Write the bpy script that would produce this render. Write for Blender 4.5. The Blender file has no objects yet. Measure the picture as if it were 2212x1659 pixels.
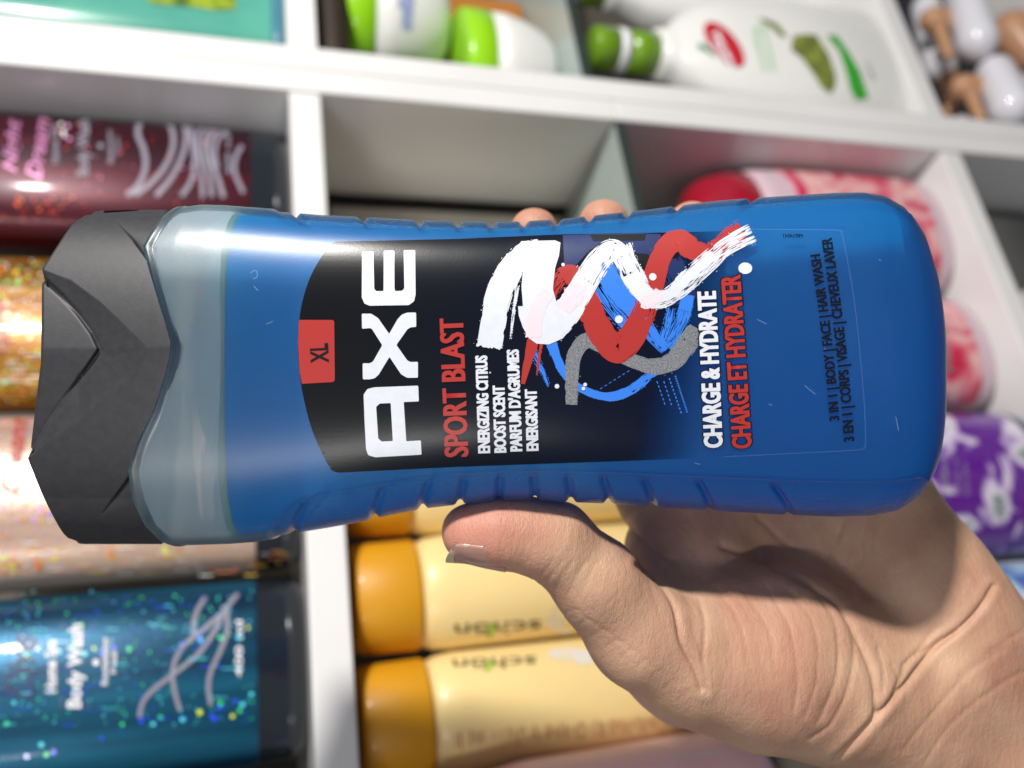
import bpy, bmesh, math, random
import numpy as np
from mathutils import Vector, Matrix
from mathutils.geometry import tessellate_polygon
random.seed(7); rng = np.random.default_rng(7)
SC = bpy.context.scene
COL = SC.collection

# ------------------------------------------------------------------ camera
F = 1800.0                                    # focal length in units of a 2212 px wide frame
def nrm(a): a = np.array(a, float); return a/np.linalg.norm(a)
D_ = np.array([0.95299709, 0.01153376, -0.30275984])      # camera-space direction of "down"
R_ = np.array([-0.13397307, 0.9123154, -0.38695197])      # camera-space direction of "right along the shelf"
D_ = nrm(D_); R_ = nrm(R_ - (R_@D_)*D_); N_ = -np.cross(D_, R_)
M3 = np.array([R_, N_, -D_])                  # camera space -> world (x along shelf, y into shelf, z up)
CAM = np.array([0, -0.47*0.87097914, 0.0])
def cam2w(q): return np.asarray(q) @ M3.T + CAM
def W(u, v, w=0.0):
    """point of the vertical plane y = w seen at (u, v)"""
    q = M3 @ np.array([(u-1106)/F, -(v-829.5)/F, -1.0]); t = (w-CAM[1])/q[1]; return CAM + q*t
cd = bpy.data.cameras.new('camera'); cam = bpy.data.objects.new('camera', cd); COL.objects.link(cam)
mw = Matrix([list(M3[0])+[CAM[0]], list(M3[1])+[CAM[1]], list(M3[2])+[CAM[2]], [0, 0, 0, 1]])
cam.matrix_world = mw
cd.sensor_width = 36; cd.lens = 36*F/2212; cd.clip_start = 0.01; cd.clip_end = 50
cd.dof.use_dof = True; cd.dof.focus_distance = 0.202; cd.dof.aperture_fstop = 7.7
SC.camera = cam
# ------------------------------------------------------------------ light
wd = bpy.data.worlds.new('World'); SC.world = wd; wd.use_nodes = True
wd.node_tree.nodes['Background'].inputs[0].default_value = (0.80, 0.86, 1.0, 1)
wd.node_tree.nodes['Background'].inputs[1].default_value = 0.23
def lamp(name, q, target, size, power, color):
    l = bpy.data.lights.new(name, 'AREA'); l.shape = 'DISK'; l.size = size; l.energy = power; l.color = color
    o = bpy.data.objects.new(name, l); COL.objects.link(o)
    p = Vector(cam2w(q)); t = Vector(cam2w(target)); o.location = p
    o.rotation_euler = (t-p).to_track_quat('-Z', 'Y').to_euler(); return o
lamp('shop_spotlight', (-0.33, 0.87, 0.47), (0.02, 0, -0.3), 0.09, 21, (1.0, 0.96, 0.91))
pl = lamp('shop_tube_light', (-0.30, -0.40, 0.90), (0.05, 0, -0.4), 0.50, 3.6, (1.0, 0.98, 0.95))
pl.data.shape = 'RECTANGLE'; pl.data.size_y = .035
_z = Vector(M3 @ nrm((-.31, -.40, 1.3))); _x = Vector(M3 @ np.array([1., 0, 0])); _x = (_x-_z*_x.dot(_z)).normalized(); _y = _z.cross(_x)
pl.rotation_euler = Matrix((_x, _y, _z)).transposed().to_euler()
SC.view_settings.view_transform = 'Standard'; SC.view_settings.look = 'None'
SC.view_settings.exposure = 0.0; SC.view_settings.gamma = 1.0
SC.cycles.max_bounces = 14; SC.cycles.transmission_bounces = 10; SC.cycles.transparent_max_bounces = 16
SC.cycles.sample_clamp_indirect = 4.0

# ------------------------------------------------------------------ materials
def mat(name, col, rough=0.5, metal=0.0, trans=0.0, ior=1.45, coat=0.0, sss=0.0, spec=0.5,
        noise=0.0, nscale=60, ncol=None, bump=0.0, bscale=400, bdist=0.0003, alpha=1.0, bdetail=3, coat_rough=0.1):
    m = bpy.data.materials.new(name); m.use_nodes = True; nt = m.node_tree; b = nt.nodes['Principled BSDF']
    b.inputs['Base Color'].default_value = (*col, 1); b.inputs['Roughness'].default_value = rough
    b.inputs['Metallic'].default_value = metal; b.inputs['Transmission Weight'].default_value = trans
    b.inputs['IOR'].default_value = ior; b.inputs['Coat Weight'].default_value = coat
    b.inputs['Coat Roughness'].default_value = coat_rough
    b.inputs['Specular IOR Level'].default_value = spec; b.inputs['Alpha'].default_value = alpha
    if sss:
        b.inputs['Subsurface Weight'].default_value = sss; b.inputs['Subsurface Radius'].default_value = (1, .35, .2)
        b.inputs['Subsurface Scale'].default_value = 0.003
    tc = nt.nodes.new('ShaderNodeTexCoord')
    if noise:
        n = nt.nodes.new('ShaderNodeTexNoise'); n.inputs['Scale'].default_value = nscale; n.inputs['Detail'].default_value = 5
        nt.links.new(tc.outputs['Object'], n.inputs['Vector'])
        r = nt.nodes.new('ShaderNodeValToRGB'); r.color_ramp.elements[0].position = .35; r.color_ramp.elements[1].position = .65
        c2 = ncol if ncol else tuple(c*(1-noise) for c in col)
        r.color_ramp.elements[0].color = (*col, 1); r.color_ramp.elements[1].color = (*c2, 1)
        nt.links.new(n.outputs['Fac'], r.inputs['Fac']); nt.links.new(r.outputs['Color'], b.inputs['Base Color'])
    if bump:
        n = nt.nodes.new('ShaderNodeTexNoise'); n.inputs['Scale'].default_value = bscale; n.inputs['Detail'].default_value = bdetail
        nt.links.new(tc.outputs['Object'], n.inputs['Vector'])
        bp = nt.nodes.new('ShaderNodeBump'); bp.inputs['Strength'].default_value = bump; bp.inputs['Distance'].default_value = bdist
        nt.links.new(n.outputs['Fac'], bp.inputs['Height']); nt.links.new(bp.outputs['Normal'], b.inputs['Normal'])
    return m

# ------------------------------------------------------------------ mesh helpers
def obj(name, verts, faces, m, parent=None, smooth=True):
    me = bpy.data.meshes.new(name)
    me.from_pydata([tuple(map(float, v)) for v in verts], [], [tuple(map(int, f)) for f in faces]); me.update()
    if smooth: me.polygons.foreach_set('use_smooth', [True]*len(me.polygons))
    me.materials.append(m); o = bpy.data.objects.new(name, me); COL.objects.link(o)
    if parent is not None: o.parent = parent
    return o
def tag(o, label=None, cat=None, group=None, kind=None):
    if label: o['label'] = label
    if cat: o['category'] = cat
    if group: o['group'] = group
    if kind: o['kind'] = kind
    return o
def empty(name, loc=(0, 0, 0), label=None, cat=None, group=None):
    o = bpy.data.objects.new(name, None); COL.objects.link(o); o.location = loc; o.empty_display_size = .02
    return tag(o, label, cat, group)
def from_bm(name, bm, m, parent=None, smooth=False):
    me = bpy.data.meshes.new(name); bm.normal_update(); bm.to_mesh(me); bm.free()
    if smooth: me.polygons.foreach_set('use_smooth', [True]*len(me.polygons))
    me.materials.append(m); o = bpy.data.objects.new(name, me); COL.objects.link(o)
    if parent is not None: o.parent = parent
    return o
def box(name, lo, hi, m, parent=None, bevel=0.0012, seg=2):
    bm = bmesh.new(); bmesh.ops.create_cube(bm, size=1)
    lo = Vector(lo); hi = Vector(hi)
    for v in bm.verts: v.co = Vector([(lo[i]+hi[i])/2 + v.co[i]*(hi[i]-lo[i]) for i in range(3)])
    if bevel: bmesh.ops.bevel(bm, geom=bm.edges[:], offset=bevel, segments=seg, affect='EDGES', profile=.5)
    return from_bm(name, bm, m, parent)
def grid_faces(n, k, closed=True):
    fs = []
    for i in range(n-1):
        for j in range(k if closed else k-1):
            a = i*k+j; b = i*k+(j+1) % k; fs.append((a, b, b+k, a+k))
    return fs
def interp(x, pts):
    p = np.array(pts, float); return np.interp(x, p[:, 0], p[:, 1])
def catmull(pts, n=12):
    p = np.array(pts, float); p = np.vstack([2*p[0]-p[1], p, 2*p[-1]-p[-2]]); out = []
    for i in range(1, len(p)-2):
        for t in np.linspace(0, 1, n, endpoint=False):
            a, b, c, d = p[i-1], p[i], p[i+1], p[i+2]
            out.append(.5*((2*b)+(-a+c)*t+(2*a-5*b+4*c-d)*t*t+(-a+3*b-3*c+d)*t**3))
    out.append(p[-2]); return np.array(out)
def polydist(P, line):
    """distance of points P (n,2) to polyline"""
    P = np.asarray(P, float); L = np.array(line, float); best = np.full(len(P), 1e9)
    for a, b in zip(L[:-1], L[1:]):
        ab = b-a; t = np.clip(((P-a)@ab)/(ab@ab), 0, 1); best = np.minimum(best, np.linalg.norm(P-a-t[:, None]*ab, axis=1))
    return best
def inpoly(P, poly):
    P = np.asarray(P, float); x, y = P[:, 0], P[:, 1]; c = np.zeros(len(P), bool); q = np.array(poly, float)
    for (x1, y1), (x2, y2) in zip(q, np.roll(q, -1, 0)):
        if y1 == y2: continue
        k = ((y1 > y) != (y2 > y)) & (x < (x2-x1)*(y-y1)/(y2-y1)+x1); c ^= k
    return c
def tess(polys):
    """list of loops (first outer, rest holes) -> verts2d, tris"""
    vs = [Vector((p[0], p[1], 0)) for l in polys for p in l]
    return [(v.x, v.y) for v in vs], tessellate_polygon([[Vector((p[0], p[1], 0)) for p in l] for l in polys])
class Flat:
    """collects flat print and lays it on a surface through a mapper"""
    def __init__(s): s.v = []; s.f = []
    def add(s, verts, faces):
        s.n = getattr(s, 'n', 0)+1; dz = (s.n % 22)*1.2e-6
        k = len(s.v); s.v += [(v[0], v[1], dz) for v in verts]; s.f += [tuple(i+k for i in f) for f in faces]; return s
    def poly(s, *loops): v, f = tess(loops); return s.add(v, f)
    def ribbon(s, pts, w):
        p = np.array(pts, float); t = np.gradient(p, axis=0); t /= np.linalg.norm(t, axis=1)[:, None]+1e-9
        n = np.stack([-t[:, 1], t[:, 0]], 1); w = np.broadcast_to(np.asarray(w, float), (len(p),))[:, None]/2
        a = p+n*w; b = p-n*w; k = len(p)
        return s.add(list(map(tuple, a))+list(map(tuple, b)), [(i, i+1, k+i+1, k+i) for i in range(k-1)])
    def dot(s, x, y, r, n=18):
        rr = r if isinstance(r, tuple) else (r, r)
        return s.add([(x+rr[0]*math.cos(a), y+rr[1]*math.sin(a)) for a in np.linspace(0, 2*math.pi, n, endpoint=False)], [tuple(range(n))])
    def build(s, name, m, mapper, parent=None, cut=None, attr=None):
        bm = bmesh.new(); vs = [bm.verts.new(q_) for q_ in s.v]
        for f in s.f:
            try: bm.faces.new([vs[i] for i in f])
            except ValueError: pass
        if cut:
            a = np.array(s.v)
            for ax in (0, 1):
                lo, hi = a[:, ax].min(), a[:, ax].max()
                for c in np.arange(math.floor(lo/cut)*cut+cut, hi, cut):
                    co = [0, 0, 0]; co[ax] = c; no = [0, 0, 0]; no[ax] = 1
                    bmesh.ops.bisect_plane(bm, geom=bm.verts[:]+bm.edges[:]+bm.faces[:], plane_co=co, plane_no=no)
        P2 = np.array([(v.co.x, v.co.y) for v in bm.verts])
        P3 = mapper(P2)+np.outer([v.co.z for v in bm.verts], mapper.dir)
        bm.verts.ensure_lookup_table()
        for v, p in zip(bm.verts, P3): v.co = Vector(p)
        o = from_bm(name, bm, m, parent, smooth=True)
        if attr is not None:
            at = o.data.attributes.new('fade', 'FLOAT', 'POINT'); at.data.foreach_set('value', attr(P2).astype(np.float32))
        return o
_txt = {}
def glyphs(s, bold=0.0, shear=0.0):
    key = (s, bold, shear)
    if key in _txt: return _txt[key]
    c = bpy.data.curves.new('t', 'FONT'); c.body = s; c.size = 1; c.offset = bold; c.resolution_u = 3; c.fill_mode = 'FRONT'; c.shear = shear
    o = bpy.data.objects.new('t', c); COL.objects.link(o); dg = bpy.context.evaluated_depsgraph_get()
    me = bpy.data.meshes.new_from_object(o.evaluated_get(dg))
    v = np.array([x.co[:2] for x in me.vertices]); f = [tuple(p.vertices) for p in me.polygons]
    bpy.data.objects.remove(o); bpy.data.curves.remove(c); bpy.data.meshes.remove(me)
    _txt[key] = (v, f); return v, f
def text(flat, s, p0, p1, h, bold=0.02, grow=0.0, shear=0.0, bow=0.0, wide=0.0):
    """lay s from p0 to p1 (baseline, plane coords y down), capital height h; the letter tops point
    90 degrees counter-clockwise of the run"""
    v0, _ = glyphs(s, bold, shear); v, f = glyphs(s, bold+grow, shear)
    cap = glyphs('H', bold)[0][:, 1].max()
    lo, hi = v0[:, 0].min(), v0[:, 0].max()
    p0 = np.array(p0, float); p1 = np.array(p1, float); run = p1-p0; L = np.linalg.norm(run); d = run/L
    up = np.array([d[1], -d[0]])
    t = (v[:, 0]-lo)/(hi-lo)
    q = p0+np.outer(t*L, d)+np.outer(v[:, 1]/cap*h+bow*4*t*(1-t), up)
    for e in ((-.5, 0, .5) if wide else (0,)): flat.add(list(map(tuple, q+d*e*wide*abs(h))), f)

# ================================================================== SHELVES
WHITE = mat('white_laminate', (0.80, 0.795, 0.785), rough=.28, coat=.3, noise=.06, nscale=9, bump=.05, bscale=300)
LILAC = mat('shelf_side_laminate', (0.60, 0.57, 0.57), rough=.35, noise=.08, nscale=14)
EDGE = mat('dark_glass_edge', (0.035, 0.05, 0.045), rough=.2, spec=.7)
PANE = mat('pale_green_glass', (0.62, 0.72, 0.68), rough=.12, trans=.35, spec=.7)
DARK = mat('dark_gap', (0.02, 0.018, 0.017), rough=.6)
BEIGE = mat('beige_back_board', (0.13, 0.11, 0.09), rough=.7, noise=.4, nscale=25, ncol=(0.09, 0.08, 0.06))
DEPTH = .15
XL, XR = -0.45, 0.381
u1 = empty('shelf_unit', (-.03, .05, -.9), 'white laminate shelf unit behind the blue bottle holding yellow and glittery bottles', 'shelf', 'white shelf units')
u2 = empty('shelf_unit', (.66, .05, -.9), 'white laminate shelf unit along the top edge holding jars and the big white bottle', 'shelf', 'white shelf units')
def pbox(n, lo, hi, m, par, **k):
    L = par.location; return box(n, [lo[i]-L[i] for i in range(3)], [hi[i]-L[i] for i in range(3)], m, par, **k)
for (z0, z1) in ((-.0455, -.0265), (-.5480, -.5290), (.4740, .4930), (-.9, -.88)):
    pbox('shelf_board', (XL, 0, z0), (.3805, DEPTH, z1), WHITE, u1)
    pbox('shelf_board', (.4180, 0, z0), (.95, DEPTH, z1), WHITE, u2)
pbox('side_panel', (.381, -.001, -.2470), (.3990, .101, .5), WHITE, u1)
pbox('side_panel', (.381, -.001, -.9), (.3990, .101, -.2476), WHITE, u1)
pbox('side_panel', (.3995, -.001, -.9), (.4175, .101, .5), WHITE, u2)
pbox('side_panel', (XL-.018, -.001, -.9), (XL, .15, .5), WHITE, u1)
pbox('side_panel', (.95, -.001, -.9), (.968, .15, .5), WHITE, u2)
pbox('rear_gap_strip', (.3765, .1015, -.9), (.427, .112, .5), DARK, u1)  # dark strip stands in for the shaded gap behind the upright
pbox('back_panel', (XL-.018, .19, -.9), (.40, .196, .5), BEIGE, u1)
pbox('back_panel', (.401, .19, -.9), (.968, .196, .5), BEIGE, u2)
for par, a, b in ((u1, XL, .3805), (u2, .418, .95)):
    zz = -.2515 if par is u1 else -.2345
    g = pbox('glass_shelf', (a, .0008, zz), (b, DEPTH-.02, zz+.0066), PANE, par, bevel=.0003)
    L = par.location
    box('edge_strip', (a-L[0], -.0005-L[1], zz-L[2]-.0002), (b-L[0], .0006-L[1], zz-L[2]+.0068), EDGE, g, bevel=0)
    box('edge_strip', ((b if par is u1 else a)-L[0]-.0004, .0006-L[1], zz-L[2]-.0002), ((b if par is u1 else a)-L[0]+.0004, DEPTH-.02-L[1], zz-L[2]+.0068), EDGE, g, bevel=0)
floor_m = mat('grey_floor_tile', (0.22, 0.21, 0.20), rough=.4, noise=.3, nscale=4)
tag(box('floor', (-3, -3, -1.32), (3, 3, -1.30), floor_m, bevel=0), kind='structure')
tag(box('wall', (-3, .26, -1.30), (3, .30, 2.2), mat('shop_wall', (.30, .27, .24), rough=.7, noise=.3, nscale=3), bevel=0), kind='structure')

# ------------------------------------------------------------------ goods on the shelves
class Vessel:
    """upright bottle of superelliptic section: prof = [(z, half width, half depth)] above its base"""
    def __init__(s, name, label, cat, x, w, z, prof, p, m, group=None, rim=True, smooth_n=4):
        s.e = empty(name, (x, w, z), label, cat, group); s.p = p; s.prof = np.array(prof, float)
        s.body = s.loft('body', prof, m)
    def loft(s, name, prof, m, k=56, dx=0.0, p=None, parent=None):
        p = p or s.p; th = np.linspace(0, 2*math.pi, k, endpoint=False); c, sn = np.cos(th), np.sin(th)
        ux = np.sign(c)*np.abs(c)**(2/p); uy = np.sign(sn)*np.abs(sn)**(2/p); vs = []
        for z, a, b in prof:
            for x, y in zip(ux, uy): vs.append((x*a+dx, y*b, z))
        fs = grid_faces(len(prof), k); n = len(vs)
        vs += [(dx, 0, prof[0][0]), (dx, 0, prof[-1][0])]
        fs += [(n, (j+1) % k, j) for j in range(k)]; o = (len(prof)-1)*k
        fs += [(n+1, o+j, o+(j+1) % k) for j in range(k)]
        return obj(name, vs, fs, m, parent or s.e)
    def wrap(s, lift=.0004, prof=None, p=None):
        """mapper: plane coords = view-frame (u, v); found on the vessel's front face"""
        P = s.prof if prof is None else np.array(prof, float); p = p or s.p; L = np.array(s.e.location)
        def f(P2):
            out = np.zeros((len(P2), 3)); w = np.full(len(P2), L[1]-P[:, 2].max()*.9)
            q = np.stack([(P2[:, 0]-1106)/F, -(P2[:, 1]-829.5)/F, -np.ones(len(P2))], 1) @ M3.T
            for _ in range(4):
                t = (w-CAM[1])/q[:, 1]; pt = CAM+q*t[:, None]; z = pt[:, 2]-L[2]; x = pt[:, 0]-L[0]
                a = np.interp(z, P[:, 0], P[:, 1]); b = np.interp(z, P[:, 0], P[:, 2])
                r = np.clip(np.abs(x)/a, 0, .985)**p; w = L[1]-b*(1-r)**(1/p)-lift
            out = pt-L; out[:, 1] = w-L[1]; return out
        f.dir = (0, -1, 0); return f
def rounded(h, a, b, r=.006, n=5, top=None):
    out = []
    for i in range(n+1):
        t = i/n*math.pi/2; out.append((r-r*math.cos(t), a-r+r*math.sin(t), b-r+r*math.sin(t)))
    rt = top or r
    for i in range(n+1):
        t = i/n*math.pi/2; out.append((h-rt+rt*math.sin(t), a-rt+rt*math.cos(t), b-rt+rt*math.cos(t)))
    return out
ZA, ZG, ZB, ZG2 = -.0263, -.2447, -.5288, -.2277
PRINT_W = mat('pale_print', (0.34, 0.32, 0.40), rough=.4, alpha=.75)
PRINT_WH = mat('white_print', (0.85, 0.84, 0.88), rough=.4)
PRINT_NAVY = mat('navy_print', (0.01, 0.03, 0.12), rough=.4)
PRINT_PINK = mat('pink_print', (0.55, 0.22, 0.42), rough=.3, metal=.3)
PRINT_RED = mat('dark_red_print', (0.42, 0.06, 0.05), rough=.4)

def spa(label, x, cols, cat='bottle', base=None, rough=.38, metal=.5):
    m = mat('holographic_sleeve', cols[0], rough=rough, metal=metal, coat=.15, noise=1, nscale=30, ncol=cols[1], bump=.35, bscale=900, bdist=.0004)
    # streaky reflection painted into the sleeve colour, running up it
    nt = m.node_tree; n = [k for k in nt.nodes if k.type == 'TEX_NOISE'][0]
    mp = nt.nodes.new('ShaderNodeMapping'); mp.inputs['Scale'].default_value = (3, 3, .25)
    tc = [k for k in nt.nodes if k.type == 'TEX_COORD'][0]
    nt.links.new(tc.outputs['Object'], mp.inputs['Vector']); nt.links.new(mp.outputs['Vector'], n.inputs['Vector'])
    mb = base or mat('dark_clear_plastic', (0.012, 0.016, 0.022), rough=.08, spec=.8)
    v = Vessel('body_wash_bottle', label, cat, x, .047, ZA, rounded(.200, .0435, .0245, .010), 2.5, mb, 'glittery body wash bottles on the upper shelf')
    s = v.loft('sleeve', [(.023, .0437, .0247), (.0245, .0441, .0251), (.178, .0441, .0251), (.180, .0437, .0247)], m)
    v.loft('neck', [(.200, .014, .014), (.212, .014, .014)], mb, k=24, p=2)
    v.loft('cap', [(.210, .019, .019), (.238, .019, .019), (.240, .017, .017)], mat('silver_cap', (.5, .5, .52), rough=.25, metal=.9), k=28, p=2)
    v.spr = [(0, .0441, .0251), (.3, .0441, .0251)]
    return v
def glitter(v, spots, cols, r=(5, 9)):
    fl = [Flat() for _ in cols]
    for i, (u, w_) in enumerate(spots):
        fl[i % len(cols)].dot(u, w_, random.uniform(*r)*.30, 10)
    for i, f in enumerate(fl):
        if f.v: tag(f.build('glitter', GL[cols[i]], v.wrap(.0007, v.spr), v.e), kind='stuff')
GL = {k: mat('glitter_'+k, c, rough=.3, coat=1, spec=.8) for k, c in dict(blue=(.02, .08, 1), green=(.05, .9, .25), cyan=(.1, .8, 1), yellow=(.8, .95, .05),
      orange=(1, .28, .04), red=(.95, .05, .02), violet=(.4, .3, 1), gold=(1, .65, .05), white=(1, 1, 1), pink=(1, .4, .75)).items()}  # glitter flakes, their sparkle put into bright saturated colours

burg = spa('dark burgundy glitter bottle with pale wavy lines on the upper shelf', .335, ((.085, .002, .012), (.014, .002, .008)), metal=.35)
c = Flat()
def cr(pts, ox, oy, sc): return [(ox+x*sc, oy+y*sc) for x, y in pts]
S1 = .6027*.5486
for pts, w_ in (([(920, 770), (900, 870), (940, 980), (950, 1090), (910, 1200), (830, 1280)], 44), ([(1090, 780), (1130, 870), (1125, 980), (1070, 1100), (980, 1200), (880, 1275)], 44),
                ([(1200, 790), (1215, 900), (1190, 1020), (1120, 1160), (1020, 1280)], 42), ([(1240, 800), (1255, 930), (1270, 1050), (1250, 1180), (1185, 1280)], 36),
                ([(1340, 810), (1290, 880), (1290, 980), (1315, 1120), (1325, 1285)], 34), ([(1380, 820), (1335, 900), (1330, 1000), (1365, 1130), (1385, 1285)], 34),
                ([(1430, 830), (1370, 920), (1375, 1030), (1420, 1150), (1460, 1290)], 40), ([(1500, 840), (1430, 900), (1405, 990), (1420, 1100)], 32),
                ([(1580, 950), (1540, 1030), (1535, 1130), (1590, 1260)], 34)):
    c = Flat(); c.ribbon(catmull(cr(pts, 0, 0, S1), 8), w_*S1*.8); c.build('wavy_line', PRINT_W, burg.wrap(.0006, burg.spr), burg.e)
c = Flat(); text(c, 'Home Spa', (128, 352), (124, 268), 17); text(c, 'Body Wash', (190, 380), (192, 258), 25, bold=.03); text(c, 'Relaxing', (245, 352), (242, 280), 13)
text(c, 'Calm', (259, 335), (257, 296), 9); text(c, '400 ml', (500, 378), (497, 290), 12); c.dot(217, 315, 6)
c.build('lettering', PRINT_W, burg.wrap(.0006, burg.spr), burg.e)
c = Flat(); text(c, 'Night', (34, 372), (44, 258), 30, shear=.3); text(c, 'Dream', (88, 388), (108, 256), 34, shear=.3)
c.ribbon([(142, 385), (142, 250)], 2); c.ribbon([(204, 385), (206, 255)], 2)
c.build('lettering', PRINT_PINK, burg.wrap(.0006, burg.spr), burg.e)
glitter(burg, [(30+random.random()*130, 425+random.random()*35) for _ in range(12)], ('red', 'orange', 'red'), (9, 16))
glitter(burg, [(200+random.random()*280, 250+random.random()*190) for _ in range(22)], ('red', 'pink'), (4, 8))
glitter(burg, [(132, 268), (146, 272), (137, 285), (150, 300), (138, 292)], ('white', 'pink'), (12, 17))

amber = spa('amber gold glitter bottle partly hidden behind the dark cap', .236, ((.42, .18, .008), (.10, .03, .002)), metal=.35)
glitter(amber, [(random.random()*95, 580+random.random()*290) for _ in range(18)], ('gold', 'orange', 'green', 'gold', 'yellow'), (10, 22))
c = Flat(); text(c, 'Glow', (20, 760), (22, 640), 40, shear=.3); c.build('lettering', PRINT_RED, amber.wrap(.0006, amber.spr), amber.e)
rose = spa('clear rose gold holographic bottle with red script on the upper shelf', .141, ((.62, .44, .33), (.40, .27, .21)), rough=.28, metal=.2)
c = Flat(); text(c, 'Dream', (36, 1070), (58, 905), 38, shear=.3, bold=.03); c.build('lettering', PRINT_RED, rose.wrap(.0006, rose.spr), rose.e)
glitter(rose, [(random.random()*110, 990+random.random()*140) for _ in range(26)], ('violet', 'pink', 'orange', 'white', 'gold'), (9, 18))
glitter(rose, [(8, 1205), (8, 1225), (10, 1240), (26, 1205), (27, 1222), (28, 1238), (238, 1188), (240, 1200), (356, 1187), (360, 1198), (80, 1215), (82, 1228), (118, 1208)],
        ('yellow', 'gold', 'orange', 'orange'), (15, 22))
teal = spa('teal blue glitter bottle with pale crossing curves at lower left', .048, ((.008, .12, .21), (.003, .03, .075)))
S3 = .678*.5486
c = Flat()
for pts in ([(1195, 370), (1150, 440), (1125, 520), (1130, 610)], [(1380, 350), (1300, 450), (1180, 560), (1060, 660), (1005, 780), (1010, 900), (1045, 1030)],
            [(1310, 420), (1250, 560), (1150, 700), (1030, 800), (900, 900), (830, 980), (810, 1070)], [(1315, 440), (1320, 560), (1280, 680), (1225, 800), (1210, 900), (1225, 1000)]):
    c = Flat(); c.ribbon(catmull(cr(pts, 0, 1152, S3), 8), 10); c.build('wavy_line', PRINT_W, teal.wrap(.0006, teal.spr), teal.e)
c = Flat(); text(c, 'Home Spa', (122, 1496), (120, 1382), 24, bold=.03); text(c, 'Body Wash', (174, 1530), (178, 1348), 30, bold=.03); text(c, 'Revitalizing', (232, 1480), (234, 1378), 14)
text(c, 'Fresh', (250, 1455), (252, 1405), 12); text(c, '400 ml', (523, 1462), (524, 1340), 15); c.dot(207, 1431, 7)
c.build('lettering', PRINT_WH, teal.wrap(.0006, teal.spr), teal.e)
c = Flat(); text(c, 'Dive', (70, 1512), (76, 1370), 62, shear=.3); c.ribbon([(132, 1530), (136, 1345)], 3); c.ribbon([(190, 1535), (193, 1345)], 3)
c.build('lettering', PRINT_NAVY, teal.wrap(.0006, teal.spr), teal.e)
pa = [(75, 682), (150, 705), (215, 672), (345, 690), (415, 662), (490, 700), (545, 668), (592, 690), (657, 658), (750, 675), (1058, 640), (1165, 620), (1280, 605), (1385, 605), (1440, 548), (1160, 600),
      (590, 1190), (710, 1110), (820, 1090), (890, 1108), (933, 1070), (1060, 1080), (1160, 1040), (1228, 1058), (1270, 1015), (1282, 990), (1365, 975), (1407, 995), (1392, 1030), (1460, 935), (1350, 1062), (1245, 1075),
      (155, 1295), (270, 1285), (310, 1272), (80, 985), (40, 1105), (240, 1228)]
glitter(teal, cr(pa, 0, 1152, S3), ('blue', 'green', 'blue', 'cyan', 'green', 'cyan', 'yellow', 'blue'), (11, 21))
glitter(teal, [(random.random()*540, 1290+random.random()*270) for _ in range(45)], ('blue', 'cyan', 'green'), (4, 8))
def fine(v, u0, u1, v0, v1, n, cols, streak=False):
    for c_ in cols:
        f = Flat()
        for _ in range(n):
            u = random.uniform(u0, u1); w_ = random.uniform(v0, v1)
            if streak: f.ribbon([(u, w_), (u+random.uniform(8, 46), w_+random.uniform(-1.5, 1.5))], random.uniform(.8, 2.2))
            else: f.dot(u, w_, random.uniform(1.0, 2.6), 7)
        tag(f.build('fine_glitter', GL[c_], v.wrap(.00075, v.spr), v.e), kind='stuff')
fine(amber, -10, 100, 560, 870, 60, ('gold', 'orange', 'green', 'white')); fine(amber, -10, 80, 560, 870, 22, ('white', 'gold'), True)
fine(rose, -10, 130, 900, 1240, 60, ('gold', 'pink', 'orange', 'violet')); fine(rose, 0, 600, 1170, 1245, 30, ('gold', 'orange', 'white'), True)
fine(teal, 0, 545, 1275, 1570, 90, ('blue', 'cyan', 'green')); fine(teal, 0, 500, 1290, 1580, 20, ('cyan', 'blue'), True)
fine(burg, 0, 480, 240, 450, 26, ('red',)); fine(burg, 0, 150, 440, 500, 16, ('red', 'orange'))
plum = spa('dark plum bottle cut off by the lower left corner', -.047, ((.03, .004, .015), (.01, .002, .008)), metal=.2)

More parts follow.
